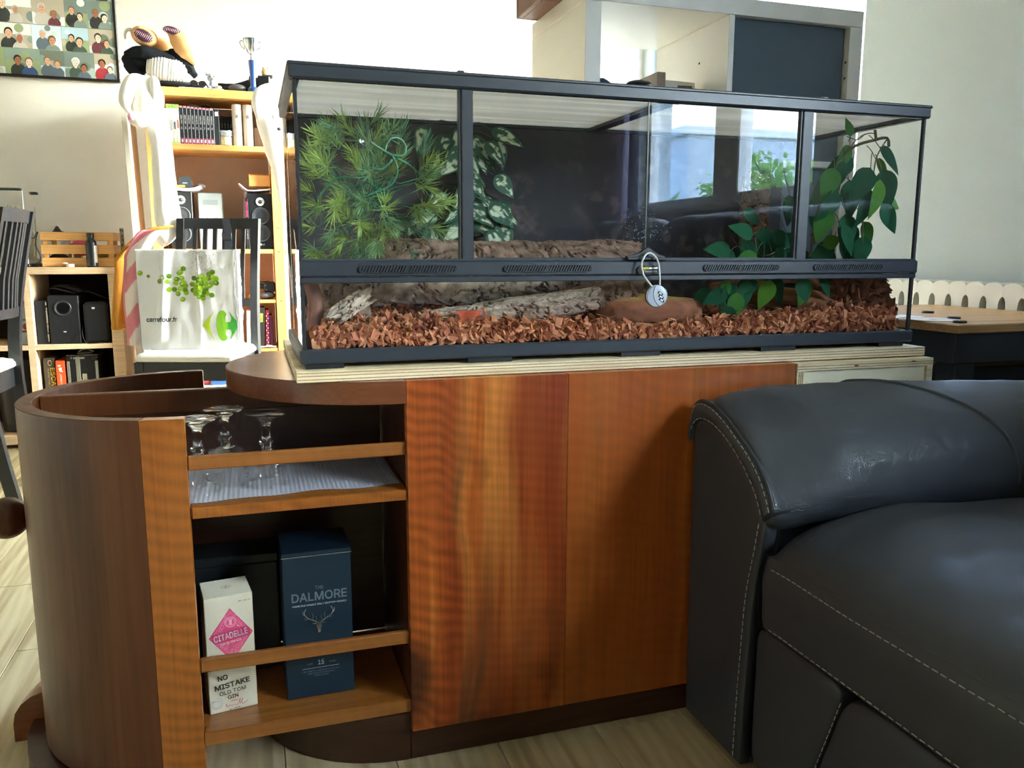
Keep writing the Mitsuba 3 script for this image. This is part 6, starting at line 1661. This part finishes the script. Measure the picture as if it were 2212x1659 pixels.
# ================================================================ plush draught stoppers
def plush_tube(P, R, n=60, m=24, seed=1):
    P = smooth_path(P, n); R = np.interp(np.linspace(0, 1, n), np.linspace(0, 1, len(R)), R)
    t = tube(P, R, m)
    v = t.vertices
    t.vertices = v + t.vertex_normals * (.006 * (meshkit.fbm(v * 22, 3, seed) - .5))[:, None]
    return t


r1 = thing('plush_rabbit', 'long white plush rabbit draught stopper hanging over the left pine upright', 'plush toy')
part(r1, 'body', plush_tube([(-.372, 4.06, 1.52), (-.352, 4.05, 1.40), (-.345, 4.04, 1.22), (-.338, 4.02, 1.06), (-.342, 3.99, .985), (-.37, 3.96, .950)], [.055, .044, .047, .050, .058, .030]), PLUSHW, True)
part(r1, 'head', ball((-.394, 4.02, 1.562), (.073, .08, .100), 4, .08, 5, 5), PLUSHW, True)
part(r1, 'snout', ball((-.425, 3.985, 1.472), (.046, .035, .036), 3, .05, 5, 2), PLUSHW, True)
part(r1, 'cheek', ball((-.452, 3.957, 1.475), (.016, .010, .015), 3), mat('#e79fbb', .95, .1), True, 'soft pink cheek')
part(r1, 'ear', plush_tube([(-.40, 4.00, 1.645), (-.432, 3.965, 1.630), (-.462, 3.950, 1.575), (-.468, 3.950, 1.515), (-.452, 3.955, 1.488)], [.012, .028, .032, .026, .008], 40, 16, 3), PLUSHW, True)
part(r1, 'ear', plush_tube([(-.360, 4.00, 1.648), (-.352, 3.965, 1.62), (-.352, 3.955, 1.575), (-.362, 3.955, 1.545)], [.012, .022, .022, .008], 40, 16, 4), PLUSHW, True)
r2_ = thing('plush_rabbit', 'long white plush rabbit draught stopper hanging over the right pine upright', 'plush toy')
part(r2_, 'body', plush_tube([(.102, 4.10, 1.60), (.118, 4.06, 1.50), (.135, 4.08, 1.40), (.152, 4.12, 1.26), (.158, 4.14, 1.14)], [.052, .058, .045, .022, .006]), PLUSHW, True)
part(r2_, 'head', ball((.118, 4.06, 1.575), (.060, .06, .085), 4, .18, 5, 8), PLUSHW, True)
part(r2_, 'ear', plush_tube([(.125, 4.04, 1.655), (.085, 4.02, 1.62), (.068, 4.01, 1.56), (.072, 4.01, 1.50)], [.012, .026, .026, .008], 40, 16, 6), PLUSHW, True)
part(r2_, 'loop', tube(smooth_path([(.115, 4.09, 1.66), (.118, 4.14, 1.675), (.122, 4.19, 1.665), (.124, 4.186, 1.655)], 14), .004, 6), PLUSHW, True)
part(r2_, 'nose', ball((.158, 4.02, 1.462), (.012, .009, .008), 2), mat('#2c2a2c', .5, .3), True, 'dark nose')
part(r2_, 'mouth', tube(smooth_path([(.130, 4.003, 1.52), (.134, 4.003, 1.513), (.133, 4.003, 1.505)], 8), .0018, 5), mat('#4a4644', .8, .1), True)
bk_ = solo('fabric_basket', loft([[(-.365 + r * math.cos(a), 3.99 + r * math.sin(a), z) for a in np.linspace(0, 2 * PI, 30)[:-1]] for r, z in ((.058, .925), (.066, 1.06), (.070, 1.065), (.063, 1.067), (.055, .93))]), mat('#cfc8bb', .85, .1), 'pale fabric pouch behind the end of the left plush rabbit', 'pouch', 40) if False else None


# ================================================================ dining chairs
CB = mat('#1a1c20', .38, .5)
CB2 = mat('#202226', .42, .5)
SEATC = mat('#e4e0d6', .75, .2)


def chair(label, x, y, rz, zs=.470, scale=1.0):
    """seat front edge faces local -y; the origin is below the middle of the seat"""
    k = thing('dining_chair', label, 'chair')
    M = trimesh.transformations.translation_matrix((x, y, 0)) @ trimesh.transformations.rotation_matrix(rz, [0, 0, 1])
    wf, wb, d = .200, .165, .205
    sp = Polygon([(-wf, -d), (wf, -d), (wb + .005, d), (-wb - .005, d)]).buffer(-.02).buffer(.02)
    lo = []
    for kk_, z in ((.006, zs), (0, zs + .006), (.001, zs + .018), (.010, zs + .030), (.035, zs + .038)):
        q = sp.buffer(-kk_).exterior
        lo.append([(*q.interpolate(i / 80 * q.length).coords[0], z) for i in range(80)])
    part(k, 'seat', mv(loft(np.array(lo)), M), SEATC, 50, 'white padded seat')
    part(k, 'apron', mv(cat(bx(-wf + .005, wf - .005, -d + .004, -d + .026, zs - .075, zs - .0005), bx(-wb, wb, d - .03, d - .01, zs - .075, zs - .0005), ext(Polygon([(-wf + .004, -d + .03), (-wf + .024, -d + .03), (-wb + .02, d - .03), (-wb, d - .03)]), .0745, np.array([[1, 0, 0, 0], [0, 1, 0, 0], [0, 0, 1, zs - .075], [0, 0, 0, 1.0]])), ext(Polygon([(wf - .004, -d + .03), (wf - .024, -d + .03), (wb - .02, d - .03), (wb, d - .03)]), .0745, np.array([[1, 0, 0, 0], [0, 1, 0, 0], [0, 0, 1, zs - .075], [0, 0, 0, 1.0]]))), M), CB, False)
    for s in (-1, 1):
        part(k, 'leg', mv(loft([[(s * (wf - .02) + a * w, -d + .018 + b * w, z) for a, b in ((-1, -1), (1, -1), (1, 1), (-1, 1))] for w, z in ((.013, 0), (.018, zs - .002))]), M), CB, False)
        # rear leg carries on up as the back post, leaning backwards
        C = smooth_path([(s * wb, d + .055, 0), (s * wb, d + .012, .25), (s * wb, d - .005, zs), (s * wb, d + .030, .80), (s * wb, d + .085, 1.05)], 24)
        part(k, 'rear_leg', mv(loft([[(p[0] + a * .0155, p[1] + b * .020, p[2]) for a, b in ((-1, -1), (1, -1), (1, 1), (-1, 1))] for p in C]), M), CB, 30)
    bp = lambda z: np.interp(z, [zs, .80, 1.05], [d - .005, d + .030, d + .085])
    def rail(z0, z1, key='rail'):
        lo = []
        for u in np.linspace(-1, 1, 13):
            yy = .018 * (1 - u * u)
            lo.append([(u * (wb - .0155), bp(z) + yy + b, z) for z, b in ((z0, -.010), (z1, -.010), (z1, .010), (z0, .010))])
        return part(k, key, mv(loft(lo), M), CB, 30)
    rail(1.005, 1.052, 'top_rail'); rail(.665, .700)
    for i in range(6):
        u = -1 + (i + 1) * 2 / 7
        yy = .018 * (1 - u * u)
        part(k, 'slat', mv(loft([[(u * (wb - .0155) + a * .0085, bp(z) + yy + b * .006, z) for a, b in ((-1, -1), (1, -1), (1, 1), (-1, 1))] for z in np.linspace(.699, 1.006, 7)]), M), CB2, 30)
    return k


chair('black slatted dining chair with a white seat carrying the white shopping bag', -.205, 3.640, -.30, .470)
chair('black slatted dining chair seen edge-on at the left edge of the picture', -1.035, 3.37, PI / 2 + .04 + PI - PI * 2, .470) if False else chair('black slatted dining chair seen edge-on at the left edge of the photograph', -1.075, 3.36, -PI / 2 - .05, .470)

# shopping bag on the chair
SBG = thing('shopping_bag', 'large white shopping bag with green peas and a green logo on the black chair', 'bag')
BM = frame((-.432, 3.595, .5085), (math.cos(.17), -math.sin(.17), 0), (0, 0, 1))
BWd, BHt, BDp = .378, .405, .135
def bagP(u, v, amp=1.0):
    return .010 * amp * (meshkit.fbm(np.stack([u * 7, v * 3, 0 * u + 2], -1), 3, 3) - .5) + .012 * np.exp(-((u - .25 - .10 * (v - .5)) / .04) ** 2) * (v > .1) * amp + .004 * np.exp(-((u - .62) / .02) ** 2) * amp
def _front(u, v):
    return np.stack([BWd * u, BHt * v - .004 * (v > .98), bagP(u, v)], -1)
def _silver(u, v):
    a = meshkit.fbm(np.stack([u * 9, v * 14, 0 * u], -1), 4, 7) - .5
    fold = -.030 * (1 - np.abs(2 * u - 1)) * v
    return np.stack([BWd + fold + .030 * a * .6, BHt * v, -BDp * u + 0 * u], -1)
FOIL = bsdf('crinkled_foil', pri(lin('#b6bccb'), .22, .6, metallic=.75))
BAGW = mat('#e9e9ea', .3, .5)
part(SBG, 'front', mv(sheet(_front, 60, 40, .0012), BM), BAGW, True)
part(SBG, 'back', mv(sheet(lambda u, v: np.stack([BWd * u, BHt * v, -BDp + .004 * np.sin(u * 9)], -1), 20, 12, .0012), BM), BAGW, True)
part(SBG, 'side', mv(sheet(_silver, 40, 60, .0012), BM), FOIL, True, 'crinkled silver side panel')
part(SBG, 'side', mv(sheet(lambda u, v: np.stack([.030 * (1 - np.abs(2 * u - 1)) * v, BHt * v, -BDp * u], -1), 14, 12, .0012), BM), FOIL, True)
part(SBG, 'base', mv(bx(.004, BWd - .004, -.0002, .001, -BDp + .004, -.004, 0), BM), BAGW, False)
part(SBG, 'side_hem', mv(bx(BWd - .003, BWd + .012, 0, BHt, -.004, -.002, 0), BM), BAGW, False)
def onbag(poly_or_mesh, c, key, h=.0006, kind=None):
    m = poly_or_mesh if isinstance(poly_or_mesh, trimesh.Trimesh) else ext(poly_or_mesh, h)
    m = m.subdivide_to_size(.02) if False else m
    v = m.vertices.copy()
    v[:, 2] += .0013 + bagP(v[:, 0] / BWd, v[:, 1] / BHt)
    m2 = TM(v, m.faces)
    return part(SBG, key, mv(m2, BM), c, False, None, kind)
GR1, GR2 = mat('#84a822', .5, .3), mat('#56781a', .5, .3)
# peas: positions in the bag's own plane (fractions of width and height from the lower left)
peas = [(.035, .765), (.115, .735), (.232, .685), (.262, .723), (.330, .735), (.312, .683), (.322, .602), (.375, .605), (.41, .56), (.395, .668), (.405, .705), (.432, .765), (.45, .775), (.478, .810), (.457, .715), (.475, .670), (.46, .655), (.49, .64), (.435, .610), (.485, .595), (.455, .505), (.495, .57),
        (.582, .715), (.56, .655), (.605, .655), (.625, .700), (.66, .735), (.60, .63), (.63, .655), (.65, .69), (.64, .62), (.665, .655), (.69, .665), (.705, .705), (.735, .715), (.735, .755), (.775, .725), (.775, .775), (.79, .69), (.81, .71), (.81, .665), (.76, .655), (.72, .63), (.70, .60), (.685, .625), (.71, .565), (.675, .575), (.64, .585), (.585, .59), (.565, .595), (.59, .56), (.63, .545), (.66, .535), (.625, .53), (.665, .515), (.755, .545), (.74, .64), (.69, .70), (.655, .67)]
for i, (u, v) in enumerate(peas):
    r = .0098 if i not in (1,) else .006
    c = Point(u * BWd, v * BHt).buffer(r, 6)
    m = ext(c, .0005 + .00004 * i)
    mm = TM(m.vertices + [0, 0, 0], m.faces)
    onbag(mm, (GR1, GR2, mat('#74962a', .5, .3))[i % 3], 'pea')
    hl = ext(Point(u * BWd - .003, v * BHt + .002).buffer(.0038, 5), .0007 + .00004 * i)
    onbag(hl, mat('#a9c63f', .5, .3), 'pea_highlight') if i % 2 == 0 else None
g = np.random.default_rng(2)
spk = [ext(Polygon([(x, y), (x + g.uniform(.001, .003), y + g.uniform(-.001, .002)), (x + g.uniform(-.001, .002), y + g.uniform(.001, .003))]), .0006) for x, y in zip(np.clip(BWd * (.66 + g.normal(0, .055, 230)), .01, BWd - .01), BHt * np.clip(.98 - np.abs(g.normal(0, .14, 230)), .6, .985))]
spk += [ext(Polygon([(x, y), (x + .0025, y + .0005), (x + .001, y + .002)]), .0006) for x, y in zip(BWd * g.uniform(.2, .95, 40), BHt * g.uniform(.75, .985, 40))]
onbag(trimesh.util.concatenate(spk), mat('#3c403a', .6, .2), 'pepper_print', kind='stuff')
def lg(P): return Polygon([(BWd * a, BHt * b) for a, b in P])
# logo of the shop: left arrow and the C with its right arrow, drawn on a grid of the bag's own width and height
def gp(P): return Polygon([((x - 150) / 1230 * BWd, (1225 - y) / 1130 * BHt) for x, y in P])
def ge(x, y, rx, ry): return gp([(x + rx * math.cos(t), y + ry * math.sin(t)) for t in np.linspace(0, 2 * PI, 49)[:-1]])
onbag(gp([(940, 950), (1000, 885), (1095, 793), (1062, 840), (1040, 890), (1031, 945), (1036, 1005), (1052, 1060), (1080, 1117), (1010, 1035)]), mat('#a3b82a', .5, .3), 'logo_arrow')
cc = unary_union([ge(1190, 957, 73, 173).intersection(gp([(1100, 700), (1190, 700), (1190, 1250), (1100, 1250)])), ge(1200, 850, 55, 66), ge(1200, 1068, 55, 63), gp([(1180, 790), (1225, 795), (1225, 1125), (1180, 1130)]), gp([(1190, 915), (1310, 915), (1310, 1008), (1190, 1008)]), gp([(1288, 795), (1325, 850), (1379, 905), (1379, 985), (1330, 1062), (1290, 1118), (1302, 1060), (1300, 1000), (1270, 960), (1300, 910), (1303, 860)])])
cc = cc.difference(unary_union([ge(1272, 872, 39, 48), ge(1268, 1047, 39, 46)]))
onbag(cc.intersection(gp([(1000, 700), (1262, 700), (1262, 1250), (1000, 1250)])), mat('#7cb32c', .5, .3), 'logo_letter')
onbag(cc.intersection(gp([(1262, 700), (1379, 700), (1379, 1250), (1262, 1250)])), mat('#3f9a3c', .5, .3), 'logo_letter')
m = txt('carrefour.fr', BWd * .315, .018, .0008, True, None, False); m.apply_translation((BWd * .068, BHt * .283, 0))
onbag(m, mat('#3b3f44', .6, .2), 'lettering')
solo('black_strap', cat(sheet(lambda u, v: np.stack([-.105 + .032 * u + .03 * np.sin(v * 3) * .3, 3.775 - .02 * v + .0 * u, 1.045 - .15 * v], -1), 6, 16, .003), bx(-.106, -.066, 3.755, 3.762, .955, .985, .003)), mat('#15161a', .6, .3), 'black strap with a buckle hanging over the chair back behind the shopping bag', 'strap', 40)

# towels over the left of the chair back
def drape(x0, x1, y0, ztop, zf, amp, seed):
    def fn(u, v):
        s = v * 2 - 1
        z = ztop - np.maximum(0, np.abs(s) - .12) * (ztop - zf) * 1.12
        z = np.where(np.abs(s) < .12, ztop - .03 * (s / .12) ** 2 * .3, z)
        y = y0 - .035 * np.tanh(-s * 6) + amp * np.sin(u * 9 + s * 2 + seed) * np.abs(s)
        x = x0 + (x1 - x0) * u + .02 * (1 - np.abs(s)) * 0 + .012 * np.sin(s * 3 + seed)
        return np.stack([x, y, z], -1)
    return fn
def _mus(u, v):
    # hangs from the rabbit's end down along the chair side: right edge top, swelling left
    z = 1.005 - .42 * v
    xl = -.315 - .19 * np.clip(v / .32, 0, 1) ** .55 - .012 * v
    return np.stack([xl + (.045 + .012 * v) * (u - .5) * 1.2 + .012 * np.sin(u * 6 + v * 4), 3.74 - .05 * (1 - u) * (1 - v) + .015 * np.sin(u * 8 + v * 3), z - .006 * np.sin(u * 5)], -1)
solo('mustard_cloth', sheet(_mus, 16, 50, .007), mat('#c58b3c', .9, .1), 'mustard yellow cloth hanging at the left of the shopping bag', 'cloth', True)
tw = thing('pink_towel', 'pink and white patterned towel hanging between the mustard cloth and the shopping bag', 'towel')
def _tw(u, v):
    z = .990 - .47 * v
    xl = -.36 - .085 * np.clip(v / .22, 0, 1) ** .6 - .018 * np.clip((v - .2), 0, 1)
    return np.stack([xl + .085 * (u - .5) + .006 * np.sin(v * 8), 3.675 - .02 * (1 - v) + .010 * np.sin(u * 7 + v * 2), z], -1)
tsh = sheet(_tw, 24, 80, .005)
uu, vv_ = np.meshgrid(np.linspace(0, 1, 24), np.linspace(0, 1, 80), indexing='ij')
ph = ((uu * .30 + vv_ * 1.15) * 2.2) % 1
pk_ = ((ph < .46) & (uu < .88) | (uu < .10))[..., None]
cl = np.where(pk_, lin('#d9868e'), lin('#ebdcd2')).reshape(-1, 3)
tsh.vc = np.vstack([cl, cl])
part(tw, 'towel', tsh, VCM, True)
# things lying on the floor shelf behind the chair
solo('red_magazine', bx(-.46, -.20, 3.95, 4.12, .30, .318, .001), mat('#c4505c', .6, .3), 'red magazine glimpsed under the chair seat with the bag', 'magazine', False)
solo('blue_folder', bx(-.19, -.02, 3.93, 4.10, .30, .322, .001), mat('#3a62a8', .6, .3), 'blue folder glimpsed under the chair seat with the bag', 'folder', False)
k = thing('low_stool', 'low white stool under the red magazine behind the chair', 'stool')
part(k, 'top', bx(-.48, .0, 3.90, 4.14, .278, .2995, .003), WHITE, False)
for x in (-.46, -.03):
    for y in (3.92, 4.11):
        part(k, 'leg', bx(x, x + .025, y, y + .02, 0, .2778, .002), WHITE, False)
